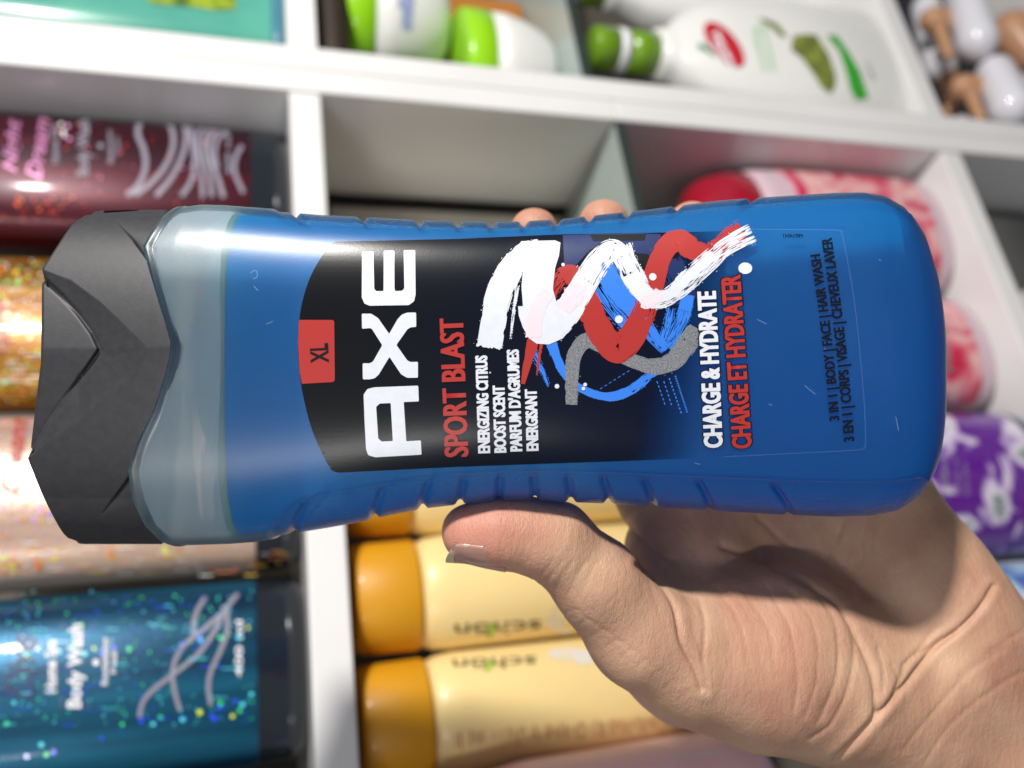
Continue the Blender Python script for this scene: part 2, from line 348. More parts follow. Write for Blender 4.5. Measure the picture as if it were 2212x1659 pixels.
# yellow lotion bottles
YEL = mat('cream_yellow_plastic', (0.92, 0.71, 0.32), rough=.36, sss=.25, noise=.04, nscale=20, coat=.2)
ORG = mat('orange_translucent_cap', (0.66, 0.31, 0.009), rough=.45, coat=.1, sss=.2)
PEARL = mat('pearl_print', (.72, .68, .62), rough=.4)
GRN = mat('leaf_green_print', (0.35, 0.55, 0.06), rough=.4)
BRN = mat('brown_print', (0.10, 0.07, 0.02), rough=.4)
RUST = mat('rust_print', (0.45, 0.09, 0.05), rough=.5, alpha=.6)
ylab = ['yellow bottle with dark lettering, between the thumb and the lower right bottle', 'lower yellow bottle with rows of rust red small print', 'yellow bottle just below the edge of the blue bottle', 'yellow bottle hidden mostly behind the blue bottle']
for i, x in enumerate((.0765, .015, .138, .1995)):
    prof = [(0, .022, .02), (.002, .027, .024), (.006, .0298, .0272), (.145, .0302, .0276), (.155, .0290, .0266), (.1605, .0265, .0245), (.1612, .0240, .0225)]
    v = Vessel('lotion_bottle', ylab[i], 'bottle', x, .038, ZG, prof, 2.15, YEL, 'yellow lotion bottles on the glass shelf')
    v.loft('cap', [(.1612, .0285, .026), (.163, .0290, .0266), (.192, .0282, .0258), (.1945, .027, .0245), (.1952, .020, .018)], ORG, p=2.15)
    if i < 2:
        c = Flat(); g = Flat(); q = Flat()
        if i == 0:
            text(c, 'schön', (1168, 1340), (982, 1349), 27, bold=.01)
            g.dot(1062, 1356, (10, 8)); g.dot(1058, 1372, (7, 6)); q.dot(1222, 1336, (34, 32)); q.dot(1200, 1346, (16, 14))
        else:
            text(c, 'schön', (1158, 1417), (978, 1424), 24, bold=.01); g.dot(1058, 1436, (9, 7)); g.dot(1052, 1446, (6, 4)); q.dot(1232, 1412, (50, 12)); q.dot(1262, 1426, (24, 8))
            r = Flat()
            for k in range(62):
                uu = 985+k*8.1+random.uniform(-1, 1); v0 = 1588-(uu-985)*.085
                if random.random() < .85: r.ribbon([(uu, v0+random.uniform(-9, 2)), (uu+3, v0+random.uniform(16, 34))], random.uniform(2, 4))
            tag(r.build('small_print', RUST, v.wrap(.0004), v.e), kind='stuff')
        for fl, m_ in ((q, PEARL), (c, BRN), (g, GRN)): fl.build('lettering' if fl is c else 'emblem', m_, v.wrap(.0003 if fl is not g else .0006), v.e)
# pink bottle at the bottom
PK = mat('soft_pink_plastic', (0.96, 0.60, 0.62), rough=.35, sss=.2)
v = Vessel('lotion_bottle', 'soft pink bottle with a barcode at the bottom edge', 'bottle', -.057, .008, ZG+.001,
           [(0, .034, .024), (.003, .041, .030), (.010, .0455, .033), (.03, .047, .034), (.12, .0465, .033), (.17, .040, .028), (.18, .02, .018)], 2.4, PK)
v.loft('cap', [(.18, .018, .017), (.205, .018, .017), (.207, .015, .014)], PRINT_WH, p=2)
c = Flat(); c.poly([(1462, 1632), (1555, 1622), (1575, 1690), (1475, 1700)]); c.build('barcode_patch', PEARL, v.wrap(.0003), v.e)
c = Flat()
for k in range(14): c.ribbon([(1470+k*6, 1640), (1478+k*6, 1690)], random.choice((1.5, 2.5, 3.5)))
c.build('barcode_bar', PK, v.wrap(.0005), v.e)

# floral bottles on the lower board
def floral(name, cols, scale=70):
    m = mat(name, cols[0], rough=.3, coat=.5); nt = m.node_tree; b = nt.nodes['Principled BSDF']; tc = [k for k in nt.nodes if k.type == 'TEX_COORD'][0]
    nz = nt.nodes.new('ShaderNodeTexNoise'); nz.inputs['Scale'].default_value = scale*.75; nz.inputs['Detail'].default_value = 3; nz.inputs['Distortion'].default_value = .5
    nt.links.new(tc.outputs['Object'], nz.inputs['Vector'])
    r = nt.nodes.new('ShaderNodeValToRGB'); e = r.color_ramp.elements
    ps = np.linspace(.36, .64, len(cols)); e[0].position = ps[0]; e[0].color = (*cols[0], 1); e[1].position = ps[-1]; e[1].color = (*cols[-1], 1)
    for p_, c_ in list(zip(ps, cols))[1:-1]: k = e.new(p_); k.color = (*c_, 1)
    nt.links.new(nz.outputs['Fac'], r.inputs['Fac']); nt.links.new(r.outputs['Color'], b.inputs['Base Color']); return m
FRED = floral('red_floral_film', [(.60, .015, .07), (.72, .10, .17), (.80, .30, .34), (.82, .56, .50), (.70, .14, .22), (.60, .03, .10)], 34)
FPUR = floral('purple_floral_film', [(.10, .012, .25), (.16, .03, .34), (.12, .015, .28), (.15, .025, .33), (.62, .50, .75), (.85, .80, .88), (.28, .33, .33)], 38)
FBLU = floral('blue_floral_film', [(.06, .12, .45), (.25, .5, .75), (.75, .8, .9), (.12, .16, .6)], 55)
PINKB = mat('pale_pink_plastic', (0.66, 0.50, 0.56), rough=.35, sss=.2)
REDC = mat('glossy_red_cap', (0.38, 0.006, 0.025), rough=.2, coat=.6, spec=.6)
def fl_bottle(label, x, w, bodym, film, capm, group, hw=.046, hd=.030):
    prof = [(0, hw*.80, hd*.72), (.002, hw*.9, hd*.85), (.006, hw*.97, hd*.94), (.014, hw, hd), (.11, hw, hd), (.155, hw*.97, hd*.98), (.166, hw*.94, hd*.95), (.168, hw*.8, hd*.8)]
    v = Vessel('body_wash_bottle', label, 'bottle', x, w, ZB, prof, 2.3, bodym, group)
    v.loft('label_film', [(.020, hw*1.008, hd*1.01), (.022, hw*1.014, hd*1.018), (.11, hw*1.012, hd*1.016), (.138, hw*.995, hd*1.002), (.140, hw*.985, hd*.99)], film, p=2.3)
    v.loft('cap', [(.1675, hw*.90, hd*.92), (.169, hw*.94, hd*.96), (.185, hw*.90, hd*.93), (.203, hw*.78, hd*.82), (.213, hw*.62, hd*.66), (.218, hw*.40, hd*.44), (.2195, hw*.1, hd*.14)], capm, p=2.1)
    v.spr = [(0, hw*1.014, hd*1.018), (.022, hw*1.014, hd*1.018), (.11, hw*1.012, hd*1.016), (.138, hw*.995, hd*1.002)]
    return v
g_ = 'floral film bottles on the lower board'
fb = fl_bottle('red capped floral bottle touching the white upright panel', .3265, .046, PINKB, FRED, REDC, g_, .052, .034)
GREYP = mat('grey_print', (.25, .23, .22), rough=.5)
c = Flat(); text(c, 'Floral', (1985, 545), (1925, 440), 24, bold=.03, shear=.2); text(c, 'body wash', (2006, 560), (1955, 462), 14); c.build('lettering', GREYP, fb.wrap(.0006, fb.spr), fb.e)
fb = fl_bottle('red floral bottle behind the base of the blue bottle', .222, .048, PINKB, FRED, REDC, g_, .045, .031)
c = Flat(); text(c, 'Floral', (2060, 800), (2040, 700), 20, bold=.03); c.build('lettering', GREYP, fb.wrap(.0006, fb.spr), fb.e)
NAVC = mat('glossy_navy_plastic', (.012, .01, .10), rough=.15, coat=.5)
fb = fl_bottle('purple lilac flower bottle at the right edge', .118, .038, NAVC, FPUR, NAVC, g_, .050, .034)
c = Flat(); c.poly([(2010, 1000), (2085, 930), (2130, 1000), (2120, 1085), (2030, 1080)]); c.build('name_panel', mat('violet_print', (.12, .01, .30), rough=.3), fb.wrap(.0004, fb.spr), fb.e)
c = Flat(); text(c, 'Lilac', (2050, 1075), (2045, 985), 18, shear=.3); text(c, 'shower gel', (2075, 1070), (2068, 990), 9); text(c, 'flower blend', (2094, 1070), (2088, 1000), 9); c.build('lettering', PRINT_W, fb.wrap(.0007, fb.spr), fb.e)
fl_bottle('sky blue floral bottle beside the wrist at the right edge', .014, .030, mat('sky_blue_plastic', (.10, .38, .62), rough=.3), FBLU, mat('sky_cap', (.1, .3, .6), rough=.3), g_, .047, .032)
fl_bottle('blue floral bottle hidden behind the wrist', -.085, .030, mat('sky_blue_plastic2', (.10, .38, .62), rough=.3), FBLU, mat('sky_cap2', (.1, .3, .6), rough=.3), g_, .047, .032)

# upper unit: tub jars, large white bottle, teal packet
LIME = mat('lime_green_lid', (0.30, 0.66, 0.010), rough=.25, coat=.4)
MILK = mat('milk_white_plastic', (0.80, 0.80, 0.77), rough=.3, sss=.15)
LAV = mat('lavender_print', (0.33, 0.38, 0.62), rough=.5)
def tub(label, x, w, z, h, hw, words, leaf=None):
    prof = [(0, hw*.45, hw*.4), (.004, hw*.62, hw*.56), (.012, hw*.76, hw*.7), (.026, hw*.90, hw*.82), (h*.75, hw*.99, hw*.9), (h, hw, hw*.9)]
    v = Vessel('cream_jar', label, 'jar', x, w, z, prof, 2.05, MILK, 'white jars with lime lids')
    v.loft('lid', [(h, hw*.99, hw*.9), (h+.001, hw*1.02, hw*.93), (h+.020, hw*1.02, hw*.93), (h+.0215, hw*.98, hw*.9), (h+.0218, hw*.6, hw*.6)], LIME, p=2.05)
    c = Flat()
    for s_, a, b, hh, bo in words: text(c, s_, a, b, hh, bold=bo)
    c.build('lettering', LAV, v.wrap(.0005), v.e)
    if leaf: c = Flat(); c.poly(leaf); c.build('emblem', mat('mint_print', (.2, .55, .35), rough=.5), v.wrap(.0005), v.e)
tub('white jar with lime lid, lower of the stacked pair, beside the board', .4635, .050, ZG2, .054, .0445, [('siva', (1052, 158), (1048, 78), 24, .05)], [(1086, 20), (1112, 25), (1108, 48), (1096, 42)])
tub('white jar with lime lid, upper of the stacked pair', .512, .056, -.1505, .060, .050, [('siva', (880, 108), (876, 8), 34, .05)])
v = Vessel('carton', 'dark brown box filling the dark space above the stacked jars under the board', 'carton', .50, .055, -.068, [(0, .075, .04), (.018, .075, .04)], 12, mat('dark_brown_fill', (.03, .02, .012), rough=.6))  # dark box added to fill the dark region under the board
tag(v.e, group=None)
v = Vessel('spray_bottle', 'amber bottle behind the jars at the top edge', 'bottle', .555, .10, ZG2, rounded(.11, .03, .03, .008), 2, mat('amber_plastic', (.45, .16, .02), rough=.2)); v.loft('cap', [(.11, .012, .012), (.13, .012, .012)], MILK, k=24)
v = Vessel('spray_bottle', 'olive green bottle at the top edge beside the glass shelf', 'bottle', .500, .118, ZG2, rounded(.05, .034, .02, .008), 2, mat('olive_plastic', (.16, .17, .05), rough=.3)); v.loft('cap', [(.05, .012, .012), (.062, .012, .012)], MILK, k=24)
v = Vessel('carton', 'beige carton at the back of the empty space under the glass shelf edge', 'carton', .324, .121, ZG, [(0, .050, .018), (.185, .050, .018)], 14, mat('pale_card', (.82, .76, .66), rough=.6))
OLIVE = mat('olive_green_cap', (0.16, 0.32, 0.010), rough=.25, coat=.4)
def big_white(label, x, w, hw, hd, cap=True, group='large white lotion bottles'):
    prof = [(0, hw*.90, hd*.86), (.002, hw*.96, hd*.94), (.006, hw, hd), (.10, hw*.98, hd), (.150, hw*.86, hd*.96), (.180, hw*.66, hd*.84), (.198, hw*.42, hd*.62), (.205, .020, .018), (.214, .019, .018)]
    v = Vessel('lotion_bottle', label, 'bottle', x, w, ZB, prof, 2.6, MILK, group)
    v.loft('cap_base', [(.213, .0165, .0165), (.240, .0165, .0165)], OLIVE, k=36, p=2)
    v.loft('cap_ring', [(.240, .0168, .0168), (.248, .0168, .0168)], PRINT_WH, k=36, p=2)
    v.loft('cap', [(.248, .0165, .0165), (.266, .0162, .0162), (.268, .015, .015)], OLIVE, k=36, p=2)
    return v
S4 = .3551
bw = big_white('big white bottle with red oval badge and green fruit picture', .4870, .036, .068, .033)
def r1(pts): return [(1426+x*S4, y*S4) for x, y in pts]
def blob(cx, cy, a, b, ang, n=28):
    t = np.linspace(0, 2*math.pi, n, endpoint=False); ca, sa = math.cos(ang), math.sin(ang)
    return [(cx+a*math.cos(k)*ca-b*math.sin(k)*sa, cy+a*math.cos(k)*sa+b*math.sin(k)*ca) for k in t]
OVAL = mat('red_badge_print', (.52, .02, .035), rough=.35); GD = mat('dark_green_print', (.02, .20, .08), rough=.4)
GB = mat('bright_green_print', (.04, .34, .03), rough=.4); GP = mat('pale_green_print', (.42, .68, .42), rough=.4)
FRU = mat('fruit_print', (.26, .32, .05), rough=.5, noise=1, nscale=130, ncol=(.09, .10, .03))
mp_ = bw.wrap(.0004); mp2 = bw.wrap(.0007)
c = Flat(); c.poly(r1(blob(390, 272, 172, 78, .88))); c.build('badge', OVAL, mp_, bw.e, cut=14)
c = Flat(); text(c, 'herbal', *r1([(452, 400), (352, 190)]), 15, bold=.04); text(c, 'care', *r1([(400, 400), (330, 250)]), 10, bold=.03); c.build('lettering', PRINT_WH, mp2, bw.e)
c = Flat(); c.poly(r1(blob(275, 325, 70, 32, .9))); c.build('badge_leaf', GD, mp_, bw.e)
c = Flat(); text(c, 'natural', *r1([(705, 430), (640, 150)]), 14, bold=.03); text(c, 'nourishing', *r1([(650, 430), (585, 160)]), 13, bold=.03); c.build('lettering', GP, mp_, bw.e)
c = Flat(); c.poly(r1([(810, 220), (870, 205), (950, 212), (990, 270), (1030, 340), (1065, 440), (1072, 505), (1040, 575), (985, 535), (930, 445), (860, 350), (795, 300)]))
c.poly(r1([(590, 108), (660, 120), (720, 150), (775, 225), (735, 222), (680, 170)])); c.build('fruit_picture', FRU, mp_, bw.e, cut=14)
c = Flat(); c.poly(r1([(1010, 212), (1075, 215), (1150, 320), (1220, 440), (1268, 600), (1190, 618), (1160, 550), (1130, 430), (1090, 310)])); c.build('stripe', GB, mp_, bw.e, cut=14)
c = Flat(); text(c, '500 ml', *r1([(1310, 480), (1265, 380)]), 8); c.build('lettering', GREYP, mp_, bw.e)
big_white('plain white bottle at the top edge behind the badged bottle', .615, .085, .052, .030)
# teal packet top left
TEALP = mat('teal_packet_film', (0.10, 0.40, 0.30), rough=.25, coat=.6, noise=.3, nscale=18, ncol=(.07, .32, .26))
v = Vessel('soap_packet', 'teal green packet with a leaf picture in the upper left corner', 'packet', .520, .055, ZA, rounded(.2, .078, .030, .006), 6, TEALP)
v.loft('base_band', [(.0, .0785, .0305), (.008, .0785, .0305)], mat('blue_grey_band', (.06, .20, .27), rough=.3), p=6)
c = Flat(); c.poly([(300, -20), (515, -20), (505, 20), (470, 22), (400, 12), (330, 8)]); c.build('leaf_picture', mat('leaf_picture_print', (.35, .45, .02), rough=.4, noise=1, nscale=80, ncol=(.06, .14, .01)), v.wrap(.0005), v.e, cut=16)

# tan and white roll-on bottles under the lower board, top right
TAN = mat('tan_plastic', (.50, .27, .15), rough=.35, sss=.1); BULB = mat('gloss_white_plastic', (.74, .73, .78), rough=.12, coat=.6)
def capsule_mesh(a, b, ra, rb, k=28, n=8):
    a = Vector(a); b = Vector(b); d = (b-a); L = d.length; d.normalize(); q = d.to_track_quat('Z', 'Y'); vs = []
    prof = [(-ra*math.cos(t), ra*math.sin(t)) for t in np.linspace(0.05, math.pi/2, n)]+[(L+rb*math.sin(t), rb*math.cos(t)) for t in np.linspace(0, math.pi/2-.05, n)]
    for z, r in prof:
        for j in range(k):
            t = 2*math.pi*j/k; vs.append(a+q@Vector((r*math.cos(t), r*math.sin(t), z)))
    fs = grid_faces(len(prof), k); fs.append(tuple(reversed(range(k)))); fs.append(tuple(range(len(prof)*k-k, len(prof)*k))); return vs, fs
def rollon(label, p, q, r, capc):
    p = W(*p); q = W(*q); e = empty('roll_on_bottle', tuple(p), label, 'bottle', 'tan and white roll-on bottles')
    vs, fs = capsule_mesh(p-p, q-p, r*.92, r); obj('body', vs, fs, BULB, e)
    for lst in capc:
        P = [Vector(W(*c_)-p) for c_ in lst[:-1]]; rr = lst[-1]
        vs, fs = capsule_mesh(P[0], P[1], rr, rr*.8, k=20, n=5); obj('tan_band', vs, fs, TAN, e)
rollon('tan and white roll-on bottle near the upper right corner, farther from the board', (2076, -40, .02), (2110, 88, .012), .0185, [[(2016, 44, .03), (2072, 50, .028), .0125], [(2028, 60, .022), (2048, 118, .02), .0062]])
rollon('tan and white roll-on bottle resting by the upright, near the right edge', (2150, 160, .02), (2182, 232, .012), .0185, [[(2080, 190, .03), (2140, 194, .028), .0125], [(2096, 205, .022), (2118, 258, .02), .0062]])
rollon('tan roll-on bottle cut off by the right edge', (2250, 20, .03), (2260, 140, .03), .012, [[(2188, 70, .028), (2230, 120, .026), .021]])
rollon('shaded roll-on bottle lying deeper behind the other two', (2000, 20, .06), (2030, 140, .06), .016, [[(2040, 150, .06), (2060, 210, .06), .009]])
rollon('dim white roll-on bottle at the foot of the pile', (2075, 285, .05), (2100, 300, .05), .016, [[(2050, 240, .06), (2070, 262, .06), .007]])
v = Vessel('carton', 'navy box forming the backdrop behind the roll-on bottles', 'carton', .60, .115, -.75, [(0, .17, .03), (.2, .17, .03)], 12, mat('navy_fill', (.012, .01, .03), rough=.6))  # navy box added as the dark background of the pile
v = Vessel('carton', 'dark grey box filling the cavity under the lower board by the upright', 'carton', .315, .090, -.70, [(0, .06, .03), (.15, .06, .03)], 12, mat('dark_grey_fill', (.10, .10, .10), rough=.6))  # dark box added to back the cavity below the board
v = Vessel('tissue_pack', 'pale grey pack under the lower board at the right edge', 'packet', .20, .05, -.72, rounded(.13, .075, .04, .012), 4, mat('pale_grey_film', (.55, .55, .53), rough=.4))

# ================================================================== THE BLUE BOTTLE
D0 = .197; DM = .219; T0 = .022               # front surface, mid plane, half thickness
TOPS = [(300, 455), (350, 452), (415, 446), (480, 447), (560, 452), (640, 458), (700, 463), (785, 467), (906, 474), (989, 477), (1100, 478), (1200, 473), (1300, 462), (1400, 451),
        (1460, 443), (1540, 433), (1622, 427), (1700, 422), (1800, 416), (1860, 415), (1900, 421), (1935, 440), (1965, 480), (1990, 540), (2012, 620), (2028, 710), (2034, 760), (2036, 785)]
BOTS = [(300, 1176), (340, 1175), (420, 1174), (500, 1172), (560, 1168), (607, 1160), (700, 1145), (785, 1130), (850, 1115), (911, 1103), (990, 1093), (1082, 1086), (1160, 1085), (1230, 1088),
        (1310, 1091), (1400, 1097), (1529, 1106), (1698, 1115), (1800, 1119), (1880, 1117), (1930, 1108), (1970, 1085), (2000, 1040), (2020, 970), (2031, 880), (2035, 810), (2036, 785)]
def X_of(u, d): return (u-1106)*d/F
def Y_of(v, d): return -(v-829.5)*d/F
def ybounds(u):
    a = Y_of(interp(u, TOPS), DM-.003); b = Y_of(interp(u, BOTS), DM-.003); return (a+b)/2, np.maximum((a-b)/2, .0002)
def thick(u):
    t = np.clip((u-1900)/(2036-1900), 0, 1); return T0*(1-t**2.6)**(1/2.4)+.00005
PE = 3.1
def zfront(u_s, y):
    """front surface height for silhouette station u_s and height y"""
    yc, yh = ybounds(u_s); yn = np.clip(np.abs(y-yc)/yh, 0, .995); T = thick(u_s)
    return -DM+T*(1-yn**PE)**(1/PE)
VL = [(300, 372), (448, 359), (487, 343), (543, 322), (630, 354), (700, 378), (748, 392), (785, 386), (820, 377), (886, 354), (948, 320), (1007, 299), (1066, 302), (1127, 318), (1168, 338), (1179, 350), (1400, 372)]
BQ = np.array([X_of(2036, DM), Y_of(785, DM), -DM])      # base of the bottle (its foot end)
bot = empty('shower_gel_bottle', tuple(cam2w(BQ)), 'blue translucent shower gel bottle with black label and dark cap held in the hand', 'bottle')
Rm = Matrix([list(r) for r in M3]); bot.rotation_euler = Rm.to_euler()
# silhouettes are taken at mid depth; the x of a point keeps its station
def loft_bottle(u_stations, m=256, inset=0.0, vshape=True, grips=True):
    th = np.linspace(0, 2*math.pi, m, endpoint=False)+.0001; c, s = np.cos(th), np.sin(th)
    ey = np.sign(c)*np.abs(c)**(2/PE); ez = np.sign(s)*np.abs(s)**(2/PE)
    V = []; G = []
    RB = [640, 812, 915, 995, 1078, 1155, 1232, 1312, 1405, 1529, 1698]; RT = [640, 785, 906, 989, 1062, 1131, 1201, 1272, 1354, 1462, 1622]
    for un in u_stations:
        yc, yh = ybounds(un); T = thick(un); yh = max(yh-inset, .0001); T = max(T-inset, .0001)
        y = yc+yh*ey; z = -DM+T*ez; x = np.full(m, X_of(un-19*min(1, max(0, (un-1500)/500)), DM-.003))
        if vshape:
            v_ = 829.5-y*F/.207; k = max(0, 1-(un-345)/230)**1.6
            x += (X_of(np.interp(v_, [a for a, b in VL], [b for a, b in VL]), .203)-X_of(345, DM-.003))*k
        uu = x*F/(DM-.003)+1106
        nx = ey*np.abs(ey)**.6/yh; nz = ez*np.abs(ez)**.6/T; nn = np.hypot(nx, nz)+1e-9; nx /= nn; nz /= nn
        g = np.zeros(m); disp = np.zeros(m)
        if grips:
            for side, thr0, ribs in ((-1, .74, RB), (1, .875, RT)):
                e = -side*1.0
                yn = ey*side
                rise = np.clip((uu-600)/85, 0, 1)**.5*np.clip((1985-uu)/60, 0, 1)**.5
                thr = 1.02-(1.02-thr0)*rise
                msk = np.clip((np.where(ez > -.9, yn, -1)-thr)/.007, 0, 1)
                g = np.maximum(g, msk); disp -= .0006*msk
                q = np.clip((1-yn)/(1-thr0), 0, 1.2)
                for ur in ribs:
                    uc = ur+(1110-ur)*.13*q; dd = (uu-uc)
                    disp -= msk*np.clip((yn-thr0-.03)/.03, 0, 1)*.00135*np.exp(-np.abs(dd/(8.0)).clip(0, 9)**3)
        if vshape and un-345 < 17: disp += .0003
        V.append(np.stack([x, y+nx*disp, z+nz*disp], 1)); G.append(g)
    return np.concatenate(V), np.concatenate(G)
NS = 520; mth = 256
us = 345+(2036-345)*np.sin(np.linspace(0, 1, NS)*math.pi/2)**.96
V, G = loft_bottle(us, mth)
fs = np.array(grid_faces(NS, mth))
gf = G[fs].mean(1) > .5; vc = V[fs].mean(1)
def part_split(name, sel, m, extra=[]):
    sub = fs[sel]; ids = np.unique(sub); rm = -np.ones(len(V), int); rm[ids] = np.arange(len(ids)); vv = list(V[ids]-BQ); ff = [tuple(rm[f]) for f in sub]
    for ring in extra:
        k = len(vv); vv.append(V[ring].mean(0)-BQ)
        ff += [(k, rm[ring[(j+1) % len(ring)]], rm[ring[j]]) for j in range(len(ring))]
    return obj(name, vv, ff, m, bot)
def shell_mat(name, bump, bscale, dist):
    m = bpy.data.materials.new(name); m.use_nodes = True; nt = m.node_tree; nt.nodes.clear(); N = nt.nodes.new; Lk = nt.links.new
    out = N('ShaderNodeOutputMaterial'); tc = N('ShaderNodeTexCoord')
    nz = N('ShaderNodeTexNoise'); nz.inputs['Scale'].default_value = bscale; nz.inputs['Detail'].default_value = 3
    Lk(tc.outputs['Object'], nz.inputs['Vector']); bp = N('ShaderNodeBump'); bp.inputs['Strength'].default_value = bump; bp.inputs['Distance'].default_value = dist
    Lk(nz.outputs['Fac'], bp.inputs['Height'])
    rf = N('ShaderNodeBsdfRefraction'); rf.inputs['Color'].default_value = (.86, .96, 1, 1); rf.inputs['IOR'].default_value = 1.12; rf.inputs['Roughness'].default_value = .75
    tl = N('ShaderNodeBsdfTranslucent'); tl.inputs['Color'].default_value = (.58, .78, .95, 1)
    df = N('ShaderNodeBsdfDiffuse'); df.inputs['Color'].default_value = (.15, .5, .95, 1)
    gl = N('ShaderNodeBsdfGlossy'); gl.inputs['Roughness'].default_value = .30
    tp = N('ShaderNodeBsdfTransparent'); tp.inputs['Color'].default_value = (.92, .97, 1, 1)
    m0 = N('ShaderNodeMixShader'); m0.inputs[0].default_value = .62; Lk(rf.outputs[0], m0.inputs[1]); Lk(tp.outputs[0], m0.inputs[2])
    m1 = N('ShaderNodeMixShader'); m1.inputs[0].default_value = .12; Lk(m0.outputs[0], m1.inputs[1]); Lk(tl.outputs[0], m1.inputs[2])
    m2 = N('ShaderNodeMixShader'); m2.inputs[0].default_value = .03; Lk(m1.outputs[0], m2.inputs[1]); Lk(df.outputs[0], m2.inputs[2])
    fr = N('ShaderNodeFresnel'); fr.inputs['IOR'].default_value = 1.47; Lk(bp.outputs['Normal'], fr.inputs['Normal'])
    m3 = N('ShaderNodeMixShader'); Lk(fr.outputs[0], m3.inputs[0]); Lk(m2.outputs[0], m3.inputs[1]); Lk(gl.outputs[0], m3.inputs[2])
    for s_ in (rf, tl, df, gl): Lk(bp.outputs['Normal'], s_.inputs['Normal'])
    Lk(m3.outputs[0], out.inputs['Surface']); return m
SHELL = shell_mat('frosted_clear_plastic', .25, 2600, .00008)
GRIPM = shell_mat('grained_grip_plastic', .9, 1500, .0005)
part_split('bottle_body', ~gf, SHELL, [list(range(mth))])
lower = gf & (vc[:, 1] < 0); upper = gf & (vc[:, 1] >= 0)
part_split('grip_panel', lower, GRIPM); part_split('grip_panel', upper, GRIPM)
# the gel inside
def mixmat(name, parts, vol=None):
    m = bpy.data.materials.new(name); m.use_nodes = True; nt = m.node_tree; nt.nodes.clear(); cur = None
    for kind, col, w_, kw in parts:
        n = nt.nodes.new('ShaderNodeBsdf'+kind); n.inputs['Color'].default_value = (*col, 1)
        for k_, v_ in kw.items(): n.inputs[k_].default_value = v_
        if cur is None: cur = n.outputs[0]
        else:
            x = nt.nodes.new('ShaderNodeMixShader'); x.inputs[0].default_value = w_; nt.links.new(cur, x.inputs[1]); nt.links.new(n.outputs[0], x.inputs[2]); cur = x.outputs[0]
    o = nt.nodes.new('ShaderNodeOutputMaterial'); nt.links.new(cur, o.inputs['Surface'])
    if vol: a = nt.nodes.new('ShaderNodeVolumeAbsorption'); a.inputs['Color'].default_value = (*vol[0], 1); a.inputs['Density'].default_value = vol[1]; nt.links.new(a.outputs[0], o.inputs['Volume'])
    return m
LIQ = mixmat('blue_gel', [('Transparent', (1, 1, 1), 1, {}), ('Translucent', (.0, .86, 1), .50, {}), ('Diffuse', (.0, .40, 1.0), .35, {})], ((.01, .64, .97), 50))
ul = 534+(2028-534)*np.sin(np.linspace(0, 1, 150)*math.pi/2)
LV, _ = loft_bottle(ul, 128, inset=.0021, vshape=False, grips=False)
lf = grid_faces(len(ul), 128); k = len(LV); LV = np.vstack([LV, LV[:128].mean(0)]); lf += [(k, (j+1) % 128, j) for j in range(128)]
obj('gel', LV-BQ, lf, LIQ, bot)
BANDM = mixmat('pale_green_band', [('Transparent', (.9, 1, .94), 1, {}), ('Translucent', (.70, .95, .75), .35, {}), ('Diffuse', (.55, .78, .62), .3, {})])  # pale green band along the gel's fill line
ff_ = np.linspace(496, 533, 6); FV, _ = loft_bottle(ff_, 128, inset=.0018, vshape=False, grips=False)
fr_ = FV.reshape(6, 128, 3); an = np.arange(128)/128*2*math.pi; wv = .0012*np.sin(3*an+1)+.0009*np.sin(7*an)+.0006*np.sin(13*an+2)
for i_ in range(4): fr_[i_, :, 0] += wv*(1-i_/4)
fof = grid_faces(6, 128); k = len(FV); FV = np.vstack([FV, FV[:128].mean(0), FV[-128:].mean(0)]); fof += [(k, (j+1) % 128, j) for j in range(128)]+[(k+1, k-128+j, k-128+(j+1) % 128) for j in range(128)]
obj('fill_line_band', FV-BQ, fof, BANDM, bot)
iw = np.linspace(362, 520, 40); IV, _ = loft_bottle(iw, 128, inset=.0014, vshape=True, grips=False)
obj('inner_wall', IV-BQ, grid_faces(40, 128), mixmat('milky_inner_plastic', [('Transparent', (.95, .97, 1), 1, {}), ('Translucent', (.88, .9, .94), .34, {}), ('Diffuse', (.88, .89, .90), .44, {})]), bot)

# ---------------------------------------------------------------- label and print
def on_front(lift):
    def f(P2):
        u, v = P2[:, 0], P2[:, 1]; d = np.full(len(P2), D0)
        for _ in range(6):
            x = (u-1106)*d/F; y = -(v-829.5)*d/F; us_ = x*F/(DM-.003)+1106
            z = zfront(us_, y)+lift; d = -z
        return np.stack([(u-1106)*d/F, -(v-829.5)*d/F, -d], 1)-BQ
    f.dir = (0, 0, 1); return f
def c2(pts): return [(603.5+.3307*x, 493.7+.3307*y) for x, y in pts]
def c3(pts): return [(987.5+.3307*x, 466.3+.3307*y) for x, y in pts]
LAB = bpy.data.materials.new('black_label_film'); LAB.use_nodes = True
nt = LAB.node_tree; b = nt.nodes['Principled BSDF']; b.inputs['Roughness'].default_value = .26; b.inputs['Specular IOR Level'].default_value = .27
at = nt.nodes.new('ShaderNodeAttribute'); at.attribute_name = 'fade'
rp = nt.nodes.new('ShaderNodeValToRGB'); rp.color_ramp.elements[0].color = (.0045, .0055, .007, 1); rp.color_ramp.elements[1].color = (.0015, .004, .016, 1); rp.color_ramp.elements[1].position = .6
nt.links.new(at.outputs['Fac'], rp.inputs['Fac']); nt.links.new(rp.outputs[0], b.inputs['Base Color'])
mr = nt.nodes.new('ShaderNodeMapRange'); mr.inputs['From Min'].default_value = .74; mr.inputs['From Max'].default_value = 1.0; mr.inputs['To Min'].default_value = 1; mr.inputs['To Max'].default_value = 0
nt.links.new(at.outputs['Fac'], mr.inputs['Value']); nt.links.new(mr.outputs[0], b.inputs['Alpha'])
